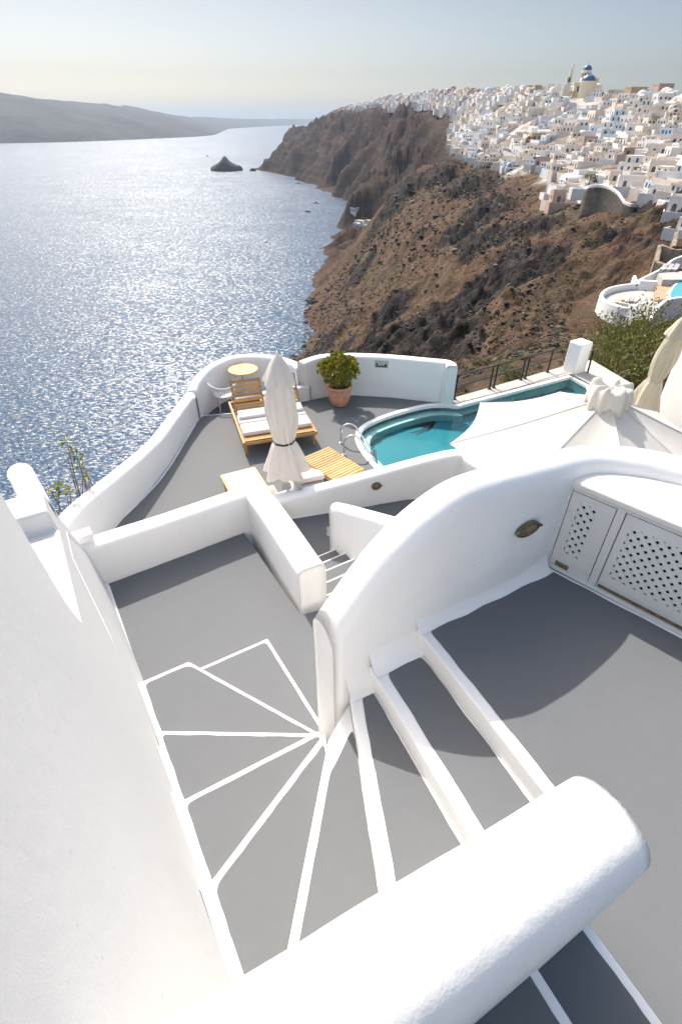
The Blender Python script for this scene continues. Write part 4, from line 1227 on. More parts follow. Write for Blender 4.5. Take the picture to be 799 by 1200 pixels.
# ------------------------------------------------------------------ parasols
def closed_parasol(label, loc, H, cloth, lean=0, seed=1, wr=1.0, strap_h=.47, hem=.22, flare=.34, strap_c='strap'):
    t = things('closed_parasol', label, 'parasol', loc)
    b = MB(); b.lathe([(.25, 0), (.25, .05), (.05, .07), (.027, .10), (.025, H - .02), (.01, H + .03)], 16); b.build('pole', M['pole'], t, smooth=True)
    rnd = random.Random(seed)
    z0 = H * hem; zs_ = z0 + (H - z0) * strap_h * .62
    prof = []
    for k in range(46):
        u = k / 45; z = z0 + (H * .985 - z0) * u
        sk = max(0, (zs_ - z) / (zs_ - z0))
        body = .155 + .075 * math.sin(math.pi * min(1, max(0, (z - zs_) / (H * .86 - zs_))))
        r = body if z >= zs_ else .155 + (flare - .155) * sk ** .75
        if z > H * .83: r = min(r, .19 * ((H * 1.0 - z) / (H * .17)) ** .62 + .012)
        prof.append((r * wr, z))
    ph = [rnd.uniform(0, 6.3) for _ in range(6)]
    def pleat(a, j, z):
        u = j / 45
        k = .10 + .16 * max(0, (zs_ - z) / (zs_ - z0)) - .07 * (u > .8)
        if abs(z - zs_) < .06: k *= .4
        return 1 + k * math.sin(8 * a + ph[0] + 1.4 * math.sin(z * 2.2 + ph[1])) * .6 + k * .7 * math.sin(5 * a + ph[2] + z * 2.6) + .05 * math.sin(13 * a + z * 5 + ph[3])
    b = MB(); b.lathe(prof, 72, fn=pleat, cap=False); b.build('canopy', M[cloth], t, smooth=True)
    # short upper vent collar
    b = MB()
    pv_ = [(.235 * wr, H * .835), (.22 * wr, H * .86), (.17 * wr, H * .90), (.12 * wr, H * .945), (.05 * wr, H * .985), (.012, H)]
    b.lathe(pv_, 48, fn=lambda a, j, z: 1 + (.10 if j < 2 else .05) * math.sin(6 * a + ph[4]) + .04 * math.sin(11 * a), cap=False); b.build('vent_cap', M[cloth], t, smooth=True)
    b = MB(); b.lathe([(.172 * wr, zs_ - .018), (.178 * wr, zs_), (.172 * wr, zs_ + .018)], 40, fn=lambda a, j, z: 1 + .03 * math.sin(8 * a + ph[0]), cap=False); b.build('strap', M[strap_c], t, smooth=True)
    return t
closed_parasol('closed off-white parasol tied with a dark strap, standing in front of the loungers', (-.93, 7.33, PZ + .004), 2.66, 'canvas_grey', wr=1.02, flare=.33, hem=.235)
rp = closed_parasol('closed cream parasol leaning beside the white building at the pool end', (6.40, 10.05, PZ + .004), 2.42, 'canvas_cream', seed=5, wr=.84, flare=.40, strap_c='canvas_cream', hem=.12, strap_h=.62)
rp.rotation_euler = (R(2), R(3), 0)
b = MB(); b.box((-.92, 7.06, -1.90), (.16, .13, .05), R(15)); b.box((-.70, 7.06, -1.91), (.10, .11, .03), R(15))
o = b.build('parasol_bracket', M['steel'], bevel=.01); tag(o, 'flat metal bracket holding the closed parasol to the corridor wall', 'bracket')

op = things('open_parasol', 'large open cream parasol with a bunched vent cap, spread over the end of the pool', 'parasol', (3.30, 5.85, PZ + .004))
nseg = 8; RR = 1.84; zt, ze = .28 - PZ, -.50 - PZ
def canopy_pt(a_i, u, w):
    """u 0 centre to 1 edge along, w 0..1 across the panel"""
    a0 = R(174 + 45 * a_i); a1 = R(174 + 45 * (a_i + 1))
    p0 = Vector((math.cos(a0), math.sin(a0))); p1 = Vector((math.cos(a1), math.sin(a1)))
    q = p0.lerp(p1, w) * (RR * u) * (1 - .055 * math.sin(math.pi * w) * u)
    z = zt + (ze - zt) * u - .05 * math.sin(math.pi * w) * math.sin(math.pi * min(1, u * .95)) - .02 * math.sin(math.pi * u)
    return (q.x, q.y, z)
b = MB(); nu, nw = 16, 10; vs = []; fs = []
for i in range(nseg):
    o0 = len(vs)
    for u in range(nu + 1):
        for w in range(nw + 1): vs.append(canopy_pt(i, max(.02, u / nu), w / nw))
    for u in range(nu):
        for w in range(nw):
            a = o0 + u * (nw + 1) + w; fs.append((a, a + 1, a + nw + 2, a + nw + 1))
b.add(vs, fs); cn = b.build('canopy', M['canvas'], op, smooth=True)
b = MB()
for i in range(nseg):
    pts = [canopy_pt(i, .12 + .88 * k / 10, 0) for k in range(11)]
    b.tube([(p[0], p[1], p[2] + .004) for p in pts], .006, 5)
b.build('seams', M['canvas_grey'], op)
for i in range(nseg):
    b = MB(); p, q = canopy_pt(i, .04, 0), canopy_pt(i, .995, 0); b.bar((p[0], p[1], p[2] - .03), (q[0], q[1], q[2] - .022), .018, .026); b.build('rib', M['pole'], op)
b = MB()
vs = []; fs = []; nr_, na = 16, 84; rnd = random.Random(9)
for j in range(nr_ + 1):
    u = j / nr_
    for k in range(na):
        a = 2 * math.pi * k / na
        fold = math.sin(8 * a + .6) * .5 + math.sin(5 * a + 2.1) * .35 + math.sin(13 * a + 1) * .25 + math.sin(22 * a + 2) * .16
        r = .02 + .235 * math.sin(u * math.pi * .56) * (1 + .12 * fold * u)
        z = zt + .10 - .06 * u * u + .045 * math.sin(u * math.pi) - .16 * max(0, u - .62) / .38 * (1 + .5 * fold) + .045 * fold * math.sin(u * math.pi) + .03 * noise.noise(Vector((r * 9 * math.cos(a), r * 9 * math.sin(a), 3)))
        vs.append((r * math.cos(a), r * math.sin(a), z))
for j in range(nr_):
    for k in range(na): fs.append((j * na + k, j * na + (k + 1) % na, (j + 1) * na + (k + 1) % na, (j + 1) * na + k))
b.add(vs, fs); b.build('vent_cap', M['canvas'], op, smooth=True)
b = MB(); b.lathe([(.3, 0), (.3, .06), (.04, .08), (.03, .1), (.03, zt - .02)], 16); b.build('pole', M['pole'], op)

# white building beyond the parasols
b = MB(); b.prism([(6.98, 10.45), (7.25, 7.6), (12, 7.6), (12, 11.0)], -6, 1.6); o = b.build('house', M['white'], bevel=.05, seg=4)
tag(o, 'plain white house wall rising behind the open parasol', 'house')

# ------------------------------------------------------------------ planting round the property
def bush(label, c, r, h, n, mname, seed, twigs=12, name='shrub', dens=.35):
    rnd = random.Random(seed); t = things(name, label, 'shrub', c)
    b = MB(); tips = []
    for k in range(twigs):
        a = rnd.random() * 6.283; rr_ = r * rnd.uniform(.25, .95); hh = h * rnd.uniform(.5, .95)
        p = [Vector((0, 0, 0)), Vector((rr_ * .35 * math.cos(a), rr_ * .35 * math.sin(a), hh * .45)), Vector((rr_ * math.cos(a + .2), rr_ * math.sin(a + .2), hh))]
        b.tube([tuple(q) for q in catmull([tuple(q) for q in p], .2)], .03, 5)
        for q in range(5):
            s = p[1].lerp(p[2], rnd.random()); e = s + Vector((rnd.gauss(0, .3), rnd.gauss(0, .3), rnd.uniform(.1, .45))) * r * .55
            b.tube([s, s.lerp(e, .5) + Vector((0, 0, .03)), e], .011, 4); tips.append(e)
        tips.append(p[2])
    b.build('branches', M['twig'], t)
    b = MB()
    for k in range(n):
        e = rnd.choice(tips) + Vector((rnd.gauss(0, 1), rnd.gauss(0, 1), rnd.gauss(0, .8))) * r * dens * .5
        d = Vector((rnd.gauss(0, 1), rnd.gauss(0, 1), rnd.gauss(.5, 1))).normalized()
        b.leaf(e, d, (rnd.random(), rnd.random(), rnd.random()), rnd.uniform(.09, .17), rnd.uniform(.035, .06))
    b.build('foliage', M[mname], t)
    return t
bush('grey-green shrub of fine twigs right behind the white pier', (8.2, 15.0, -4.7), 1.7, 2.5, 6000, 'bush', 11, 30)
bush('bright green bushy shrub below the neighbouring round terrace', (10.2, 16.6, -4.9), 1.8, 2.7, 8500, 'bush', 12, 30)
bush('dense dark shrub half hidden by the closed cream parasol', (11.2, 14.6, -4.2), 1.5, 2.5, 6500, 'bush', 13, 24)
bush('sparse low shrub with bare stems beside the pool pier foot', (7.5, 13.9, -4.3), 1.0, 1.9, 700, 'bush', 14, 18)
bush('yellowish shrub on the slope left of the white pier', (7.2, 18.5, -6.6), 1.3, 2.0, 4200, 'bush', 15, 14)
bush('tall green shrub beyond the cream parasol tip', (13.4, 17.5, -4.6), 1.7, 2.5, 5500, 'bush', 16, 18)
def sprig(label, pts, seed):
    """a few leafy stems rising from the slope behind the stair wall"""
    rnd = random.Random(seed); base = Vector(pts[0]) + Vector((-.3, .3, -3.2)); t = things('wild_plant', label, 'plant', base)
    b = MB(); c_ = MB()
    for q in pts:
        q = Vector(q) - base; mid = q * .55 + Vector((rnd.uniform(-.2, .2), rnd.uniform(-.2, .2), 0))
        ps = [Vector(p) for p in catmull([(0, 0, 0), tuple(mid), tuple(q)], .12)]
        b.tube(ps, [.02 - .014 * i / (len(ps) - 1) for i in range(len(ps))], 5)
        for i, p in enumerate(ps):
            if i < len(ps) * .72: continue
            for k in range(9):
                d = Vector((rnd.gauss(0, 1), rnd.gauss(0, 1), rnd.gauss(.5, .8))).normalized()
                c_.leaf(p + d * .02, d, (rnd.random(), rnd.random(), 1), rnd.uniform(.07, .14), rnd.uniform(.03, .05))
    b.build('stems', M['twig'], t); c_.build('leaves', M['sprig'], t)
def wp(x, y, Y): return aty(x, y, Y)
sprig('wild plant with upright yellow-green sprays against the sea', [wp(79, 516, 6.9), wp(84, 528, 6.9), wp(80, 535, 6.9), wp(93, 541, 6.8), wp(97, 548, 6.8), wp(90, 533, 6.9)], 3)
sprig('wild plant with a small low spray just above the sea wall end', [wp(104, 556, 6.6), wp(101, 561, 6.6)], 4)
sprig('wild plant spreading flat beside the round-topped parapet', [wp(60, 574, 6.2), wp(70, 572, 6.2), wp(78, 575, 6.2), wp(84, 577, 6.2), wp(66, 579, 6.2)], 5)
# ------------------------------------------------------------------ the village on the cliff top
def proj(X, Y, Z):
    Z -= EYE; fw = Y * CP - Z * SP
    if fw <= 1: return (-1, -1)
    return (400 + FPX * X / fw, 600 - FPX * (Y * SP + Z * CP) / fw)
ORD = 'first second third fourth fifth sixth seventh eighth ninth tenth eleventh twelfth thirteenth fourteenth fifteenth sixteenth seventeenth eighteenth nineteenth'.split()
TENS = {20: 'twent', 30: 'thirt', 40: 'fort', 50: 'fift', 60: 'sixt', 70: 'sevent', 80: 'eight', 90: 'ninet'}
def ordinal(n):
    if n < 20: return ORD[n - 1]
    t, u = n // 10 * 10, n % 10
    return TENS[t] + 'ieth' if u == 0 else TENS[t] + 'y-' + ORD[u - 1]
WIN, DOOR = [], []
class Parts:
    def __init__(s): s.p = []          # (name, material key, MB, bevel)
    def new(s, name, mk, parent=None):
        b = MB(); s.p.append((name, mk, b, parent)); return b
def par_rim(b, x0, x1, y0, y1, z, h=.45, t=.25):
    b.box(((x0 + x1) / 2, y0 + t / 2, z + h / 2), (x1 - x0, t, h)); b.box(((x0 + x1) / 2, y1 - t / 2, z + h / 2), (x1 - x0, t, h))
    b.box((x0 + t / 2, (y0 + y1) / 2, z + h / 2), (t, y1 - y0 - 2 * t, h)); b.box((x1 - t / 2, (y0 + y1) / 2, z + h / 2), (t, y1 - y0 - 2 * t, h))
def arch_poly(x, z0, w, h, n=8):
    return [(x - w / 2, z0), (x + w / 2, z0)] + [(x + w / 2 * math.cos(math.pi * k / n), z0 + h - w / 2 + w / 2 * math.sin(math.pi * k / n)) for k in range(n + 1)]
def ypan(b, poly, y, t=.06):
    n = len(poly)
    b.add([(p[0], y, p[1]) for p in poly] + [(p[0], y - t, p[1]) for p in poly], [tuple(range(n)), tuple(range(2 * n - 1, n - 1, -1))] + [(i, (i + 1) % n, n + (i + 1) % n, n + i) for i in range(n)])
def rectp(x, z, w, h): return [(x - w / 2, z), (x + w / 2, z), (x + w / 2, z + h), (x - w / 2, z + h)]
def vault(b, x0, x1, y0, y1, z, rise, n=10):
    vs = []
    for y in (y0, y1):
        for k in range(n + 1):
            a = math.pi * k / n; vs.append(((x0 + x1) / 2 - (x1 - x0) / 2 * math.cos(a), y, z + rise * math.sin(a)))
    b.add(vs, [(k, k + 1, n + 2 + k, n + 1 + k) for k in range(n)] + [tuple(range(n, -1, -1)), tuple(range(n + 1, 2 * n + 2))])
def domeb(b, c, r, h=None, n=14, m=6):
    h = h or r; b.lathe([(r * math.cos(math.pi / 2 * j / m) + .001, h * math.sin(math.pi / 2 * j / m)) for j in range(m + 1)], n, c, cap=False)
def side_windows(P, x, ys, z, w=.9, h=1.2, name='window', mk='glass'):
    for y in ys:
        b = P.new(name, mk); b.box((x, y, z + h / 2), (.08, w, h))
def house_kind(kind, wm, rnd):
    P = Parts(); w = rnd.uniform(5.5, 9.5); d = rnd.uniform(5, 7.5); h = rnd.uniform(2.5, 3.1)
    body = P.new('wall', wm)
    if kind == 'flat-roofed':
        body.box((0, d / 2, (h - 6) / 2), (w, d, h + 6))
        r = P.new('roof_parapet', wm); par_rim(r, -w / 2 - .05, w / 2 + .05, -.05, d + .05, h)
        for x in (-w * .28, w * .28): ypan(P.new('window', 'glass'), rectp(x, 1.0, .9, 1.25), -.0)
        ypan(P.new('door', 'bluewood'), rectp(0, .02, 1.0, 2.1), -.0)
        side_windows(P, -w / 2 - .02, (d * .35, d * .7), 1.1); side_windows(P, w / 2 + .02, (d * .5,), 1.1)
        feat = 'with blue door'
    elif kind == 'vaulted':
        body.box((0, d / 2, (h - .6 - 6) / 2), (w * .8, d, h - .6 + 6))
        vault(P.new('roof', wm), -w * .4 - .06, w * .4 + .06, -.06, d, h - .6, w * .30)
        ypan(P.new('door', 'brownwood'), rectp(0, .02, 1.1, 2.1), -.0); ypan(P.new('window', 'glass'), arch_poly(0, h - .35, 1.7, 1.1), -.07)
        for x in (-w * .24, w * .24): ypan(P.new('window', 'glass'), rectp(x, .9, .7, 1.2), -.0)
        feat = 'with arched fanlight'
    elif kind == 'two-storey':
        body.box((0, d / 2, (h - 6) / 2), (w, d, h + 6))
        P.new('upper_storey', wm).box((w * .1, d * .62, h + 1.5), (w * .75, d * .7, 3.0))
        r = P.new('roof_parapet', wm); par_rim(r, -w / 2, w / 2, 0, d, h, .7, .2)
        for x in (-w * .3, 0, w * .3): ypan(P.new('window', 'glass'), rectp(x, .9, .8, 1.4), -.0)
        for x in (-w * .1, w * .26): ypan(P.new('window', 'glass'), rectp(x, h + .7, .8, 1.5), d * .27)
        side_windows(P, -w / 2 - .02, (d * .3, d * .65), 1.0); side_windows(P, w * .1 - w * .375 - .02, (d * .55,), h + .8)
        feat = 'with five front windows'
    elif kind == 'cave-fronted':
        w *= 1.35; body.box((0, d / 2, (h + .3 - 6) / 2), (w, d, h + .3 + 6))
        for i, x in enumerate((-w * .3, 0, w * .3)): ypan(P.new('doorway', 'glass'), arch_poly(x, .02, 1.3, 2.3), -.0)
        r = P.new('roof_parapet', wm); par_rim(r, -w / 2, w / 2, 0, d, h + .3, .8, .22)
        side_windows(P, -w / 2 - .02, (d * .4,), 1.0)
        feat = 'with three arched doorways'
    elif kind == 'domed':
        body.box((0, d / 2, (h - 6) / 2), (w * .85, d, h + 6))
        domeb(P.new('roof', wm), (0, d / 2, h - .05), min(w * .85, d) * .46, min(w, d) * .36)
        ypan(P.new('door', 'bluewood'), arch_poly(0, .02, 1.1, 2.2), -.0)
        for x in (-w * .26, w * .26): ypan(P.new('window', 'glass'), rectp(x, 1.1, .6, 1.0), -.0)
        side_windows(P, -w * .425 - .02, (d * .5,), 1.1)
        feat = 'with plastered dome'
    else:  # pergola
        body.box((0, d / 2, (h - 6) / 2), (w, d, h + 6))
        r = P.new('roof_parapet', wm); par_rim(r, -w / 2 - .04, w / 2 + .04, -.04, d + .04, h, .35)
        pg = P.new('pergola', 'brownwood')
        for x in (-w * .42, 0, w * .42): pg.box((x, -2.3, 1.25), (.16, .16, 2.5))
        for k in range(9): pg.box((-w * .45 + w * .9 * k / 8, -1.2, 2.58), (.12, 2.7, .10))
        for x in (-w * .2, w * .25): ypan(P.new('window', 'glass'), rectp(x, .05, 1.4, 2.1), -.0)
        side_windows(P, -w / 2 - .02, (d * .3, d * .7), 1.1)
        feat = 'with wooden pergola'
    tw = w * rnd.uniform(1.15, 1.6); td = rnd.uniform(3.5, 6)
    t = P.new('terrace', wm); t.box((0, -td / 2 - .0, -3.05), (tw, td, 5.9)); 
    t.box((0, -td + .12, .35), (tw, .24, .9)); t.box((-tw / 2 + .12, -td / 2, .35), (.24, td - .3, .9)); t.box((tw / 2 - .12, -td / 2, .35), (.24, td - .3, .9))
    if rnd.random() < .5: P.new('chimney', wm).box((w * .3, d * .7, h + .7), (.6, .6, 1.5))
    if rnd.random() < .30: P.new('shade', 'canvas').box((tw * .2, -td * .5, 2.0), (1.8, 1.8, .12))
    return P, feat, (w, d, h)
HM['canvas'] = M['canvas']; HM['white_tr'] = HM['white']
KINDS_ = ['flat-roofed', 'vaulted', 'two-storey', 'cave-fronted', 'domed', 'pergola']
KNAME = {'flat-roofed': 'flat-roofed house', 'vaulted': 'vaulted house', 'two-storey': 'two-storey house', 'cave-fronted': 'cave house', 'domed': 'domed house', 'pergola': 'terraced house'}
CNAME = {'white': 'white', 'bluewhite': 'blue-white', 'cream': 'cream', 'rose': 'rose-pink', 'ochre': 'ochre'}
rnd = random.Random(21)
protos = {}
def proto_parts(kind, wm):
    """one prototype with its parts as children"""
    key = (kind, wm, 'full', rnd.randrange(2))
    if key not in protos:
        P, feat, dim = house_kind(kind, wm, random.Random(hash(kind) % 1000 + 7 * key[3] + 1 if False else KINDS_.index(kind) * 17 + key[3] * 5 + 3))
        root = None; ch = []
        for nm, mk, b, par in P.p: ch.append((nm, HM[mk], b))
        protos[key] = (ch, feat, dim, {})
    return protos[key]
def place_full(kind, wm, loc, rz, sc, label, name='cliff_house', cat='house', group='houses of the cliff-top village'):
    ch, feat, dim, cache = proto_parts(kind, wm)
    t = things(name, label(feat) if callable(label) else label, cat, loc, rz, group); t.scale = (sc,) * 3
    if not cache:
        cache['objs'] = [b.build(nm, m_, t, smooth=(nm == 'roof')) for nm, m_, b in ch]
    else:
        for o in cache['objs']:
            c_ = o.copy(); COL.objects.link(c_); c_.parent = t
    return t
flat_cache = {}
def place_flat(kind, wm, loc, rz, sc, label, name='cliff_house', cat='house', group='houses of the cliff-top village', v=0):
    key = (kind, wm, v)
    if key not in flat_cache:
        P, feat, dim = house_kind(kind, wm, random.Random(KINDS_.index(kind) * 31 + v * 7 + 5))
        b = MB(); mk = []; 
        for nm, m_, pb, par in P.p:
            if m_ not in mk: mk.append(m_)
            b.cur = mk.index(m_); b.add(pb.v, pb.f)
        tmp = b.build('house_shape', [HM[k] for k in mk])
        flat_cache[key] = (tmp.data, feat); bpy.data.objects.remove(tmp)
    me_, feat = flat_cache[key]
    o = bpy.data.objects.new(name, me_); COL.objects.link(o); o.location = loc; o.rotation_euler = (0, 0, rz); o.scale = (sc,) * 3
    tag(o, label(feat), cat, group); return o

church_p = aty(682, 113, 480)
slots = []
Yv = 118.0
rows_u = [4.02, 4.22, 4.42, 4.64, 4.86, 5.08, 5.30, 5.52, 5.76, 6.0, 6.12, 6.28]
while Yv < 1400:
    X, Z = row_at(Yv)
    width = float(np.interp(6.1, US, X) - np.interp(4.0, US, X))
    nrow = max(2, min(len(rows_u), int(width / 5.8)))
    for r in range(nrow):
        u = 4.03 + 2.17 * r / max(1, nrow - 1) if nrow > 1 else 4.5
        y = Yv + rnd.uniform(-3, 3); x = float(np.interp(u, US, row_at(y)[0])) + rnd.uniform(-2.2, 2.2)
        if (r == 0 and rnd.random() < .35) or y < 166 or (y < 225 and x < tx(4.0, y) + 2): continue
        if abs(x - church_p[0]) < 17 and -34 < y - church_p[1] < 15: continue
        if 405 < y < 452 and 118 < x < 162: continue            # hoarding and bank below the church
        if y > 660 and u < 4.5: continue
        nz = noise.fractal(Vector((x / 26, y / 30, 4)), 1, 2, 4)
        gap = noise.noise(Vector((x / 40, y / 45, 8)))
        if nz < -.30 or gap < -.40: continue
        z = tz(x, y); p = proj(x, y, z)
        if not (395 < p[0] < 835): continue
        if 66 < y < 112 and x < 80: continue
        slots.append([y, x, z, r, p])
    Yv += 6.6 + Yv * .0026
slots.sort(key=lambda s: s[0])
rowc = {}
far_slots = []
for i, s in enumerate(slots):
    y, x, z, r, p = s
    if i >= 296 or y > 640:
        far_slots.append(s); continue
    rowc[r] = rowc.get(r, 0) + 1
    n_ = rowc[r]
    kind = rnd.choices(KINDS_, [6, 1.6, 2, 5, .35, 3])[0]
    wm = rnd.choices(['white', 'bluewhite', 'cream', 'rose', 'ochre'], [6, 2.0, 5.2, .5, .08])[0]
    rz = rnd.choices([R(-90), R(-60), R(-28), R(5)], [3, 3, 3, 2])[0] + rnd.uniform(-.2, .2)
    sc = rnd.uniform(.66, .98)
    lab = (lambda kind=kind, wm=wm, n_=n_, r=r: (lambda feat: f"{CNAME[wm]} {KNAME[kind]} {feat}, {ordinal(n_)} from near end of the {ordinal(r + 1)} row up"))()
    z += rnd.uniform(.2, 1.4)
    if i < 110: place_full(kind, wm, (x, y, z), rz, sc, lab)
    else: place_flat(kind, wm, (x, y, z), rz, sc, lab, v=rnd.randrange(3))
for (px_, py_, Yd, kind, wm, rz_, sc, lab) in ((799, 250, 138, 'cave-fronted', 'white', -.5, .8, 'white cave house at the right edge, just above the dark gully'), (806, 272, 118, 'flat-roofed', 'white', -.9, .8, 'white flat-roofed house at the right edge above the roofless stone enclosure'),
                                             (792, 228, 165, 'flat-roofed', 'cream', -1.2, .85, 'cream flat-roofed house at the right edge beside the small plunge pool'), (775, 229, 172, 'cave-fronted', 'white', -.8, .6, 'small white cave house right of the curved stone retaining wall')):
    place_full(kind, wm, aty(px_, py_, Yd), rz_, sc, lab)
# the many small houses far along the rim
mats_far = [HM['white'], HM['bluewhite'], HM['cream'], HM['rose'], HM['glass'], HM['bluewood']]
b = MB()
def far_house(x, y, z):
    b.cur = rnd.choices([0, 1, 2, 3], [5, 2, 4.5, 1.2])[0]
    rz = rnd.uniform(-1.7, .2); w, d, h = rnd.uniform(6, 11), rnd.uniform(6, 9), rnd.uniform(2.4, 4.6)
    b.box((x, y, z + h / 2 - 3), (w, d, h + 6), rz)
    b.box((x - 4, y - 3, z - 2.6), (w * 1.1, d * 1.1, 6), rz)
    if rnd.random() < .25: b.box((x + 1.5, y + 1, z + h + 1), (w * .5, d * .6, 2.6), rz)
    if rnd.random() < .16: domeb(b, (x, y, z + h), 2.6)
    keep_ = b.cur; b.cur = 4 if rnd.random() < .9 else 5
    mr = Matrix.Rotation(rz, 3, 'Z')
    for fx in (-.3, 0, .3):
        if rnd.random() < .75:
            q = mr @ Vector((fx * w, -d / 2 - .03, 0)); b.box((x + q.x, y + q.y, z + 1.7), (1.0, .1, 1.5), rz)
    for fy in (-.25, .25):
        if rnd.random() < .6:
            q = mr @ Vector((-w / 2 - .03, fy * d, 0)); b.box((x + q.x, y + q.y, z + 1.7), (.1, 1.0, 1.5), rz)
    b.cur = keep_
for y, x, z, r, p in far_slots: far_house(x, y, z + .4)
for k in range(420):
    y = rnd.uniform(640, 1440); u = rnd.uniform(4.75, 6.25)
    if noise.noise(Vector((u * 2.2, y / 70, 5))) < .0: continue
    x = tx(u, y); far_house(x, y, tz(x, y))
o = b.build('distant_houses', mats_far, recalc=False); tag(o, kind='stuff')

# long white retaining walls between the rows of houses
tw_n = 0
for k in range(60):
    y = rnd.uniform(185, 520); u = rnd.uniform(4.1, 6.0); x = tx(u, y)
    if abs(x - church_p[0]) < 17 and -30 < y - church_p[1] < 15: continue
    pr_ = proj(x, y, 0)
    if not (420 < pr_[0] < 810): continue
    tw_n += 1
    L_ = rnd.uniform(9, 20); a_ = R(rnd.choice([90, 75, 60, 20])) + rnd.uniform(-.15, .15); h_ = rnd.uniform(1.6, 3.2)
    b = MB(); dx, dy = math.cos(a_) * L_ / 2, math.sin(a_) * L_ / 2
    for q in range(3):
        x0, y0 = x - dx + dx * q * 2 / 3 + dx / 3, y - dy + dy * q * 2 / 3 + dy / 3
        b.box((x0, y0, tz(x0, y0) + h_ - 2.2 - q * .35), (L_ / 3 + .02 * q, .6 + .05 * q, 4.4), a_)
    b.box((x + 1.8 * math.sin(a_), y - 1.8 * math.cos(a_), tz(x, y) + h_ - 3.6), (L_ * .8, 3.4, 6.0), a_)
    o = b.build('terrace_wall', HM[rnd.choice(['white', 'white', 'cream'])])
    tag(o, f"{'tall' if h_ > 2.4 else 'low'} pale terrace wall, {ordinal(tw_n)} counted among those between the village houses", 'terrace wall', 'terrace walls between the village houses')

# landmarks
def tagged_root(name, label, cat, loc, rz=0): return things(name, label, cat, loc, rz)
ct = tagged_root('church', 'cream church with two blue domes and a tall bell gable on the village skyline', 'church', (church_p[0], church_p[1], church_p[2] + 1.5), R(-15)); ct.scale = (1.12,) * 3
def cpart(nm, mk, fn, sm=False):
    b = MB(); fn(b); return b.build(nm, HM[mk], ct, smooth=sm)
cpart('nave', 'churchcream', lambda b: (b.box((1, 5, .5), (14, 10, 9)), b.box((1, 5, 5.3), (15, 11, .6)), b.box((4, 5, 6.5), (8, 8, 3))))
cpart('apse', 'churchcream', lambda b: b.lathe([(3.2, -4), (3.2, 3.4), (3.4, 3.6), (2.6, 4.6), (.5, 5.2)], 18, (7.5, -.6, 0)))
cpart('drum', 'churchcream', lambda b: b.lathe([(4.6, -4), (4.6, 5.6), (4.8, 5.7), (4.8, 6.1), (4.3, 6.2)], 20, (1.6, -1.5, 0)))
d1 = cpart('dome', 'dome', lambda b: domeb(b, (1.6, -1.5, 6.1), 4.3, 3.6, 22, 8), True)
cpart('upper_drum', 'churchcream', lambda b: b.lathe([(3.0, 5), (3.0, 11.2), (3.2, 11.3), (3.2, 11.8), (2.8, 11.9)], 18, (.2, 7.0, 0)))
d2 = cpart('dome', 'dome', lambda b: domeb(b, (.2, 7.0, 11.8), 2.8, 2.9, 20, 8), True)
for dd, c_ in ((d1, (1.6, -1.5, 9.7)), (d2, (.2, 7.0, 14.7))):
    b = MB(); b.box((c_[0], c_[1], c_[2] + .7), (.14, .14, 1.6)); b.box((c_[0], c_[1], c_[2] + 1.0), (.8, .14, .14)); b.build('cross', HM['white'], dd)
for k in range(6):
    a = R(-170 + 32 * k); b = MB(); b.box((.2 + 3.02 * math.cos(a), 7 + 3.02 * math.sin(a), 9.4), (.12, .8, 2.0), a); b.build('window', HM['glass'], ct)
for x in (-3.5, 5): b = MB(); ypan(b, arch_poly(x, 1, 1.2, 2.8), -.02); b.build('window', HM['glass'], ct)
def gable(b):
    b.box((-10.2, 4, 0), (4.4, 1.6, 9)); b.box((-9.7, 4, 6.6), (3.2, 1.4, 4.6)); b.box((-9.2, 4, 10.6), (2.0, 1.3, 3.8)); b.box((-8.9, 4, 13.6), (1.1, 1.1, 2.4)); b.box((-8.8, 4, 15.3), (.2, .2, 1.4))
cpart('bell_gable', 'churchcream', gable)
for z_, x_ in ((6.0, -9.7),): b = MB(); ypan(b, arch_poly(x_, z_, 1.3, 2.4), 3.14, .1); b.build('bell_opening', HM['glass'], ct)

q = aty(582, 118, 620)
bb = tagged_root('corner_building', 'tall block on the skyline with a white front and a deep blue side', 'building', q, R(-32))
b = MB(); b.box((0, 5, 2), (11, 10, 16)); b.build('wall', HM['white'], bb)
b = MB(); b.box((8.6, 5, 1.6), (6, 9.8, 15.6)); b.build('blue_wing', HM['bluewood'], bb)
for z_ in (0, 3.4, 6.8):
    for x_ in (-3.4, 0, 3.4): b = MB(); ypan(b, rectp(x_, z_, 1.5, 1.9), 0); b.build('window', HM['glass'], bb)
q = aty(650, 157, 428)
o = None
b = MB(); b.box((q[0] + 2, q[1], q[2] + 1.2), (33, .8, 5.6), R(-6)); o = b.build('hoarding', HM['navy']); tag(o, 'long dark navy hoarding below the church bank', 'hoarding')
b = MB(); b.box((q[0] - 2, q[1] + 26, q[2] + 11), (22, 2, 6.0), R(-4)); o = b.build('retaining_wall', HM['cream']); tag(o, 'broad pale retaining wall above the dark hoarding', 'retaining wall')
b = MB(); b.box((q[0] + 20, q[1] + 20, q[2] + 9), (24, 2, 7.0), R(-14)); b.box((q[0] + 19, q[1] + 24, q[2] + 13), (20, 3, 5.0), R(-14)); o = b.build('stepped_wall', HM['white']); tag(o, 'stepped white wall slanting up towards the church', 'retaining wall')
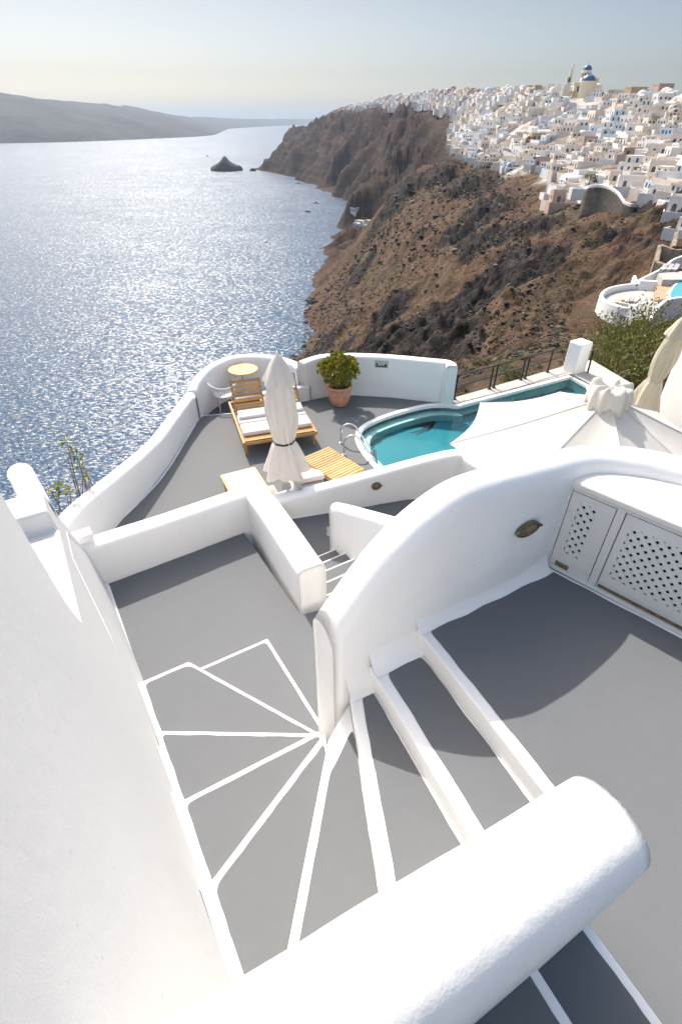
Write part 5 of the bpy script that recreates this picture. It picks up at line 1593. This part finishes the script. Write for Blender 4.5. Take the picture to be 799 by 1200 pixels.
# tall old houses on the ridge
for px_, py_, Yd, mk, w_, h_, lab in ((746, 117, 430, 'ochre', 11, 6, 'wide ochre-brown house on the ridge right of the church'), (776, 118, 400, 'rose', 9, 7.5, 'tall reddish-brown house standing high on the ridge at the right'), (765, 124, 396, 'rose', 7, 5, 'small reddish house in front of the tall ridge house'),
                                    (722, 116, 460, 'cream', 8, 4.5, 'low grey-cream house just right of the church apse'), (790, 121, 380, 'white', 9, 5, 'white house at the right end of the ridge'),
                                    (640, 116, 520, 'cream', 10, 6, 'cream house with crenellated roof left of the church'), (612, 112, 560, 'white', 10, 5, 'white house on the ridge above the stepped terraces')):
    p_ = aty(px_, py_, Yd); t = things('ridge_house', lab, 'house', p_, R(rnd.uniform(-35, 5)), 'houses on the ridge')
    b = MB(); b.box((0, 4, h_ / 2 - 3), (w_, 8, h_ + 6)); b.build('wall', HM[mk], t)
    b = MB(); par_rim(b, -w_ / 2 - .1, w_ / 2 + .1, -.1, 8.1, h_, .6); b.build('roof_parapet', HM[mk], t)
    for x_ in (-.28, .02, .3): b = MB(); ypan(b, rectp(x_ * w_, 1.2, 1.2, 1.8), 0); b.build('window', HM['glass'], t)
# curved stone retaining wall under the lower terraces
pts = [aty(686, 222, 196), aty(697, 219, 192), aty(712, 221, 187), aty(724, 228, 180), aty(733, 240, 172), aty(745, 243, 168)]
o = wall('stone_retaining_wall', [(p[0], p[1], p[2]) for p in pts], -24.5, .9, .1, M['stone_dark'], step=1.5, rough=.12); tag(o, 'tall curved stone retaining wall at the lower edge of the village', 'retaining wall')
o = wall('wall_coping', [(p[0], p[1] - .05, p[2] + .75) for p in pts], pts[0][2] - 6.2 if False else -30, .5, .15, HM['white'], step=1.5, rough=.05); tag(o, 'white parapet topping the curved stone retaining wall', 'parapet')
o.location.y += .35
for k, (pa, pb) in enumerate((((794, 270, 112), (790, 289, 105)), ((775, 286, 106), (802, 293, 103)), ((774, 287, 106), (770, 306, 100)), ((770, 306, 100), (803, 314, 96)))):
    A_, B_ = aty(*pa), aty(*pb)
    o = wall('ruined_wall', [(A_[0], A_[1], A_[2]), ((A_[0] + B_[0]) / 2, (A_[1] + B_[1]) / 2, (A_[2] + B_[2]) / 2 - .2), (B_[0], B_[1], B_[2])], -26, .7, .15, M['stone'], step=.5, rough=.16)
    tag(o, ['short stone wall behind the roofless stone enclosure at the right', 'upper cross wall of the roofless stone enclosure at the right', 'lower side wall of the roofless stone enclosure, above the hotel steps', 'front cross wall of the roofless stone enclosure, above the hotel steps'][k], 'ruined wall', 'roofless stone walls')
# small turquoise pools
for px_, py_, Yd, rr_, lab in ((787, 236, 148, 2.2, 'small turquoise plunge pool at the right edge of the lower village'), (765, 222, 176, 1.8, 'small turquoise plunge pool on a white terrace above the stone wall'), (677, 221, 214, 2.0, 'shallow green pool on the cream terraces at the cliff edge')):
    p_ = aty(px_, py_, Yd); t = things('plunge_pool', lab, 'pool', p_)
    b = MB(); b.box((0, 0, -1.6), (rr_ * 2.4, rr_ * 1.7, 3.6)); b.build('basin', HM['white'], t, bevel=.1)
    b = MB(); b.box((0, 0, .21), (rr_ * 2.0, rr_ * 1.3, .04)); b.build('water', HM['pool'], t)

# ------------------------------------------------------------------ neighbouring hotel terraces on the right
HZ = -19.0
def hp(x, y, z=HZ): return at(x, y, z)
tp_ = [hp(704, 353), hp(710, 346), hp(724, 342), hp(745, 340), hp(766, 340), hp(768, 358), hp(748, 363), hp(735, 369), hp(724, 367)]
b = MB(); b.prism(tp_, -30, HZ); o = b.build('hotel_terrace', M['concrete']); tag(o, kind='structure')
lp_ = [hp(768, 340), hp(745, 339), hp(724, 341), hp(710, 345), hp(703, 352), hp(708, 359), (hp(722, 366)), hp(733, 369), hp(745, 364), hp(758, 362), hp(768, 363)]
o = wall('round_terrace_wall', [(p[0], p[1], HZ + (.9 if i < 6 else 1.0)) for i, p in enumerate(lp_)], -21.2, .5, .2, M['white'], step=.5, rough=.02)
tag(o, 'white wall looping round the half-built neighbouring terrace', 'wall')
for k, (x, y, rz, l_, m_) in enumerate(((727, 353, .5, 2.2, 'teak_pale'), (734, 352, 1.1, 2.8, 'cushion'), (741, 355, -.3, 1.6, 'steel'), (721, 356, .2, 1.8, 'cushion'), (730, 358, -.6, 1.4, 'concrete'))):
    p_ = hp(x, y); b = MB(); b.box((p_[0], p_[1], HZ + .12 + .1 * k * .3), (l_, .5, .22), rz); o = b.build('building_board', M[m_], bevel=.02)
    tag(o, ['pale plank lying flat on the half-built terrace', 'longest pale board leaning across the half-built terrace', 'short grey sheet on the half-built terrace near the steps', 'pale slab near the left end of the half-built terrace', 'short grey block near the front of the half-built terrace'][k], 'board', 'boards on the half-built terrace')
hs = things('hotel_steps', 'short white flight of steps behind the half-built terrace', 'steps', (*hp(757, 336), HZ))
for k in range(5):
    p_ = hp(757 + k * .6, 340 - 2.6 * k, HZ + .3 * k); b = MB(); b.box((p_[0], p_[1], HZ + .3 * k - 1.5), (2.6, .7, 3.2), R(-10)); keep(b.build('step', M['white']), hs)
up = [(743, 325, 90), (746, 331, 88), (752, 328, 90), (764, 322, 92), (776, 316, 94), (788, 306, 97), (803, 300, 99)]
pts = [aty(*q) for q in up]
o = wall('upper_terrace_wall', [(p[0], p[1], p[2] + .3) for p in pts], -27, .5, .2, M['white'], step=.6, rough=.03); tag(o, 'white parapet zigzagging up above the hotel steps', 'parapet')
dk = [hp(769, 334, -18.2), hp(786, 331, -18.2), hp(788, 348, -18.2), hp(766, 352, -18.2)]
b = MB(); b.prism(dk, -27, -18.2); o = b.build('hotel_deck', M['wood_deck']); tag(o, kind='structure')
dk = [hp(772, 318, -17.0), hp(806, 312, -16.6), hp(806, 330, -17.6), hp(776, 330, -17.6)]
b = MB(); b.prism(dk, -27, -17.3); o = b.build('hotel_upper_terrace', M['concrete']); tag(o, kind='structure')
pl = smooth_poly([hp(806, 327, -17.6), hp(792, 331, -17.6), hp(785, 339, -17.6), hp(783, 346, -17.6), hp(792, 350, -17.6), hp(806, 350, -17.6)], .4)
hpool = things('hotel_pool', 'bright turquoise curved pool of the neighbouring hotel at the right edge', 'pool', (*pl[len(pl) // 2], -17.6))
b = MB(); b.prism(pl, -27, -17.75); keep(b.build('basin', M['white']), hpool)
b = MB(); b.prism(inset(pl, .3, .2, 2), -17.8, -17.62); keep(b.build('water', HM['pool']), hpool)
b = MB(); ins_ = inset(pl, .0, .01, 1)
o = wall('pool_front_wall', [(*hp(764, 366, -17.4), -18.6), (*hp(770, 358, -17.4), -17.9), (*hp(779, 352.5, -17.4), -17.35), (*hp(790, 349.5, -17.4), -17.3), (*hp(806, 348, -17.4), -17.3)], -24, .6, .25, M['white'], step=.4, rough=.02)
tag(o, 'tall white curved wall holding up the neighbouring hotel pool', 'wall')
for k, (x, y) in enumerate(((774, 322), (782, 320), (790, 317))):
    p_ = aty(x, y, 92); t = things('deck_chair', ['grey sun chair nearest the zigzag parapet on the hotel terrace', 'middle grey sun chair on the hotel terrace', 'grey sun chair nearest the hotel pool side'][k], 'sun chair', (p_[0], p_[1], -17.3), R(-40), 'sun chairs on the hotel terrace')
    b = MB(); b.box((0, 0, .35), (.7, 1.5, .12)); b.build('seat', M['cushion'], t)
    b = MB(); b.box((0, .95, .65), (.7, .7, .1), M4=Matrix.Rotation(R(45), 3, 'X')); b.build('backrest', M['cushion'], t)
    b = MB(); b.box((0, 0, .15), (.6, 1.3, .28)); b.build('frame', M['steel'], t)

# ------------------------------------------------------------------ little harbour, boats
for k, (x, y, hgt, w_, mk, lab) in enumerate(((421, 268, 5.0, 13, 'cream', 'biggest cream harbour house with a flat roof'), (431, 270, 5.5, 9, 'cream', 'cream harbour house against the dark cliff foot'), (418, 274, 3.6, 9, 'white', 'low white harbour house in front of the biggest one'), (428, 277, 4.0, 8, 'white', 'white harbour house beside the green trees'),
                                            (414, 264, 3.5, 8, 'white', 'white harbour house furthest up the coast'), (429, 284, 3.5, 9, 'white', 'white harbour house nearest the jetty'), (416, 290, 3, 6, 'cream', 'small cream boat shed at the water by the rocks'))):
    p_ = at(x, y, SEA + 3); t = things('harbour_house', lab, 'house', (p_[0], p_[1], max(SEA + 3, tz(p_[0], p_[1]) + 1.5)), R(-40), 'harbour houses'); t.scale = (1, 1, 1.3)
    b = MB(); b.box((0, 3, hgt / 2 - 2), (w_, 7, hgt + 4)); b.build('wall', HM[mk], t)
    b = MB(); par_rim(b, -w_ / 2 - .1, w_ / 2 + .1, -.6, 6.6, hgt, .5); b.build('roof_parapet', HM[mk], t)
    for x_ in (-.3, 0, .3): b = MB(); ypan(b, rectp(x_ * w_, 1, 1.1, 1.7), -.5); b.build('window', HM['glass'], t)
j = [at(390, 287, SEA + 1), at(396, 281, SEA + 1), at(414, 280, SEA + 1), at(414, 285, SEA + 1), at(400, 285, SEA + 1), at(394, 290, SEA + 1)]
b = MB(); b.prism(j, SEA - 2, SEA + 1.1); o = b.build('jetty', M['concrete']); tag(o, kind='structure')
def boat(label, px, py, L, mk, rz, mast=False, cabin=True):
    x, y = at(px, py, SEA); t = things('boat', label, 'boat', (x, y, SEA), rz, 'boats on the water')
    b = MB(); vs = []; n = 9
    for i in range(n):
        s = i / (n - 1); wdt = L * .17 * (1 - max(0, (s - .45) / .55) ** 2.2) * (.85 + .15 * min(1, s * 4)); zt_ = L * (.10 + .05 * s * s)
        yy = (s - .5) * L
        vs += [(-wdt, yy, zt_), (-wdt * .75, yy, -.1), (wdt * .75, yy, -.1), (wdt, yy, zt_)]
    fs = [(i * 4 + k, i * 4 + k + 1, i * 4 + 5 + k, i * 4 + 4 + k) for i in range(n - 1) for k in range(3)] + [(i * 4 + 3, i * 4, i * 4 + 4, i * 4 + 7) for i in range(n - 1)] + [(0, 1, 2, 3), (32, 33, 34, 35)]
    b.add(vs, fs); b.build('hull', HM[mk], t)
    if cabin: b = MB(); b.box((0, -L * .04, L * .19), (L * .2, L * .36, L * .15)); b.build('cabin', HM['white'], t, bevel=.1); b = MB(); b.box((0, -L * .03, L * .20), (L * .21, L * .28, L * .05)); b.build('window_band', HM['glass'], t)
    if mast: b = MB(); b.tube([(0, 0, L * .1), (0, 0, L * 1.15)], .08, 6); b.build('mast', HM['white'], t)
boat('white motor yacht moored nearest the promontory', 350, 215, 15, 'boat_white', R(70))
boat('white motor boat moored in the bay, middle one of the three', 371, 238, 12.5, 'boat_white', R(75))
boat('dark-hulled fishing boat in the bay beyond the white motor boat', 361, 248.5, 10, 'boat_dark', R(60))
boat('tiny dark boat alone on the open water', 313, 284.5, 4.2, 'boat_dark', R(100), cabin=False)
boat('tiny dark boat far out beyond the rock islet', 244, 183, 9, 'boat_dark', R(90))
boat('dark boat moored just off the end of the jetty', 392.5, 290.5, 7.5, 'boat_dark', R(80), cabin=False)
boat('small dark dinghy off the jetty, nearest the rocks', 388, 295.5, 4, 'boat_dark', R(80), cabin=False)
boat('dark boat tied up on the far side of the jetty', 403, 277.5, 9, 'boat_dark', R(82), cabin=False)
# trees of village and harbour
def tree(label, p_, h_, r_, n_, seed, cat='tree'):
    rr = random.Random(seed); t = things('tree', label, cat, p_, 0, 'trees among the houses')
    b = MB(); b.tube([(0, 0, -1), (.1, 0, h_ * .4), (0, .1, h_ * .75)], [.22, .16, .08], 6); b.build('trunk', M['twig'], t)
    b = MB()
    for k in range(n_):
        d = Vector((rr.gauss(0, 1), rr.gauss(0, 1), rr.gauss(.2, .8))).normalized(); lump = 1 + .35 * noise.noise(d * 2 + Vector((seed, 0, 0)))
        b.leaf(Vector((0, 0, h_ * .62)) + Vector((d.x * r_, d.y * r_, d.z * h_ * .4)) * lump * rr.uniform(.5, 1), (rr.gauss(0, 1), rr.gauss(0, 1), rr.gauss(0, 1)), (0, 0, 1), rr.uniform(.4, .8), rr.uniform(.3, .5))
    b.build('crown', M['bush'], t)
tr = [(419, 279, None, 6, 4, 'green tree between the harbour houses'), (411, 281, None, 4, 2.5, 'small green tree at the root of the jetty'), (692, 207, 225, 4, 2.6, 'yellow-green tree on the cream terraces'), (668, 122, 470, 5, 3, 'dark tree under the church bell gable'),
      (590, 125, 600, 6, 4, 'dark tree below the blue-sided block'), (712, 119, 455, 4, 3, 'round dark tree beside the church'), (596, 140, 520, 5, 4, 'dark tree on the stepped terraces'), (757, 175, 300, 4, 2.5, 'small dark tree among the white houses'), (560, 118, 660, 5, 4, 'tree on the skyline left of the blue-sided block')]
for k, (x, y, Yd, h_, r_, lab) in enumerate(tr):
    p_ = (*at(x, y, SEA + 3), SEA + 3) if Yd is None else aty(x, y, Yd)
    if Yd: p_ = (p_[0], p_[1], max(tz(p_[0], p_[1]), p_[2] - 2.5))
    tree(lab, p_, h_, r_, 260, k + 40)

# ------------------------------------------------------------------ camera, light, sky
cam = bpy.data.cameras.new('camera'); co = bpy.data.objects.new('camera', cam); COL.objects.link(co)
co.location = (0, 0, EYE); co.rotation_euler = (math.pi / 2 - PITCH, 0, 0)
cam.sensor_fit = 'VERTICAL'; cam.sensor_height = 36; cam.sensor_width = 24; cam.lens = 18.0
cam.clip_start = .05; cam.clip_end = 120000
S.camera = co
sun = bpy.data.lights.new('sun', 'SUN'); so = bpy.data.objects.new('sun', sun); COL.objects.link(so)
sun.energy = 2.85; sun.angle = R(.53); sun.color = (1.0, .95, .87)
sd = Vector((math.sin(R(SUN_AZ)) * math.cos(R(SUN_EL)), math.cos(R(SUN_AZ)) * math.cos(R(SUN_EL)), math.sin(R(SUN_EL))))
so.rotation_euler = sd.to_track_quat('Z', 'Y').to_euler(); so.location = (0, 0, 50)
W = bpy.data.worlds.new('World'); S.world = W; W.use_nodes = True
wn = W.node_tree; bg = wn.nodes['Background']
sk = wn.nodes.new('ShaderNodeTexSky'); sk.sky_type = 'NISHITA'; sk.sun_disc = False
sk.sun_elevation = R(SUN_EL); sk.sun_rotation = R(SUN_AZ)
sk.altitude = 100; sk.air_density = 1.0; sk.dust_density = 2.5; sk.ozone_density = 1.0
# pale dusty band of sky low over the sea
tc = wn.nodes.new('ShaderNodeTexCoord'); sx = wn.nodes.new('ShaderNodeSeparateXYZ'); wn.links.new(tc.outputs['Generated'], sx.inputs[0])
rp_ = wn.nodes.new('ShaderNodeValToRGB'); wn.links.new(sx.outputs['Z'], rp_.inputs[0])
el = rp_.color_ramp.elements; el[0].position = 0; el[0].color = (.49, .56, .66, 1); el[1].position = .45; el[1].color = (1.11, 1.0, .84, 1)
e_ = el.new(.13); e_.color = (.285, .287, .302, 1)
e2 = el.new(.05); e2.color = (.325, .348, .405, 1)
mu = wn.nodes.new('ShaderNodeMix'); mu.data_type = 'RGBA'; mu.blend_type = 'MULTIPLY'; mu.inputs[0].default_value = 1
wn.links.new(sk.outputs[0], mu.inputs[6]); wn.links.new(rp_.outputs[0], mu.inputs[7])
wn.links.new(mu.outputs[2], bg.inputs[0]); bg.inputs[1].default_value = .15
S.view_settings.view_transform = 'Standard'; S.view_settings.look = 'None'
S.view_settings.exposure = 1.15; S.view_settings.gamma = 1
c = S.cycles
c.max_bounces = 8; c.diffuse_bounces = 4; c.glossy_bounces = 3; c.transmission_bounces = 4; c.transparent_max_bounces = 12; c.volume_bounces = 0
c.caustics_reflective = False; c.caustics_refractive = False
c.sample_clamp_indirect = 8; c.sample_clamp_direct = 0
c.use_denoising = True
try: c.denoiser = 'OPENIMAGEDENOISE'
except Exception: pass
c.denoising_prefilter = 'ACCURATE'
S.render.film_transparent = False
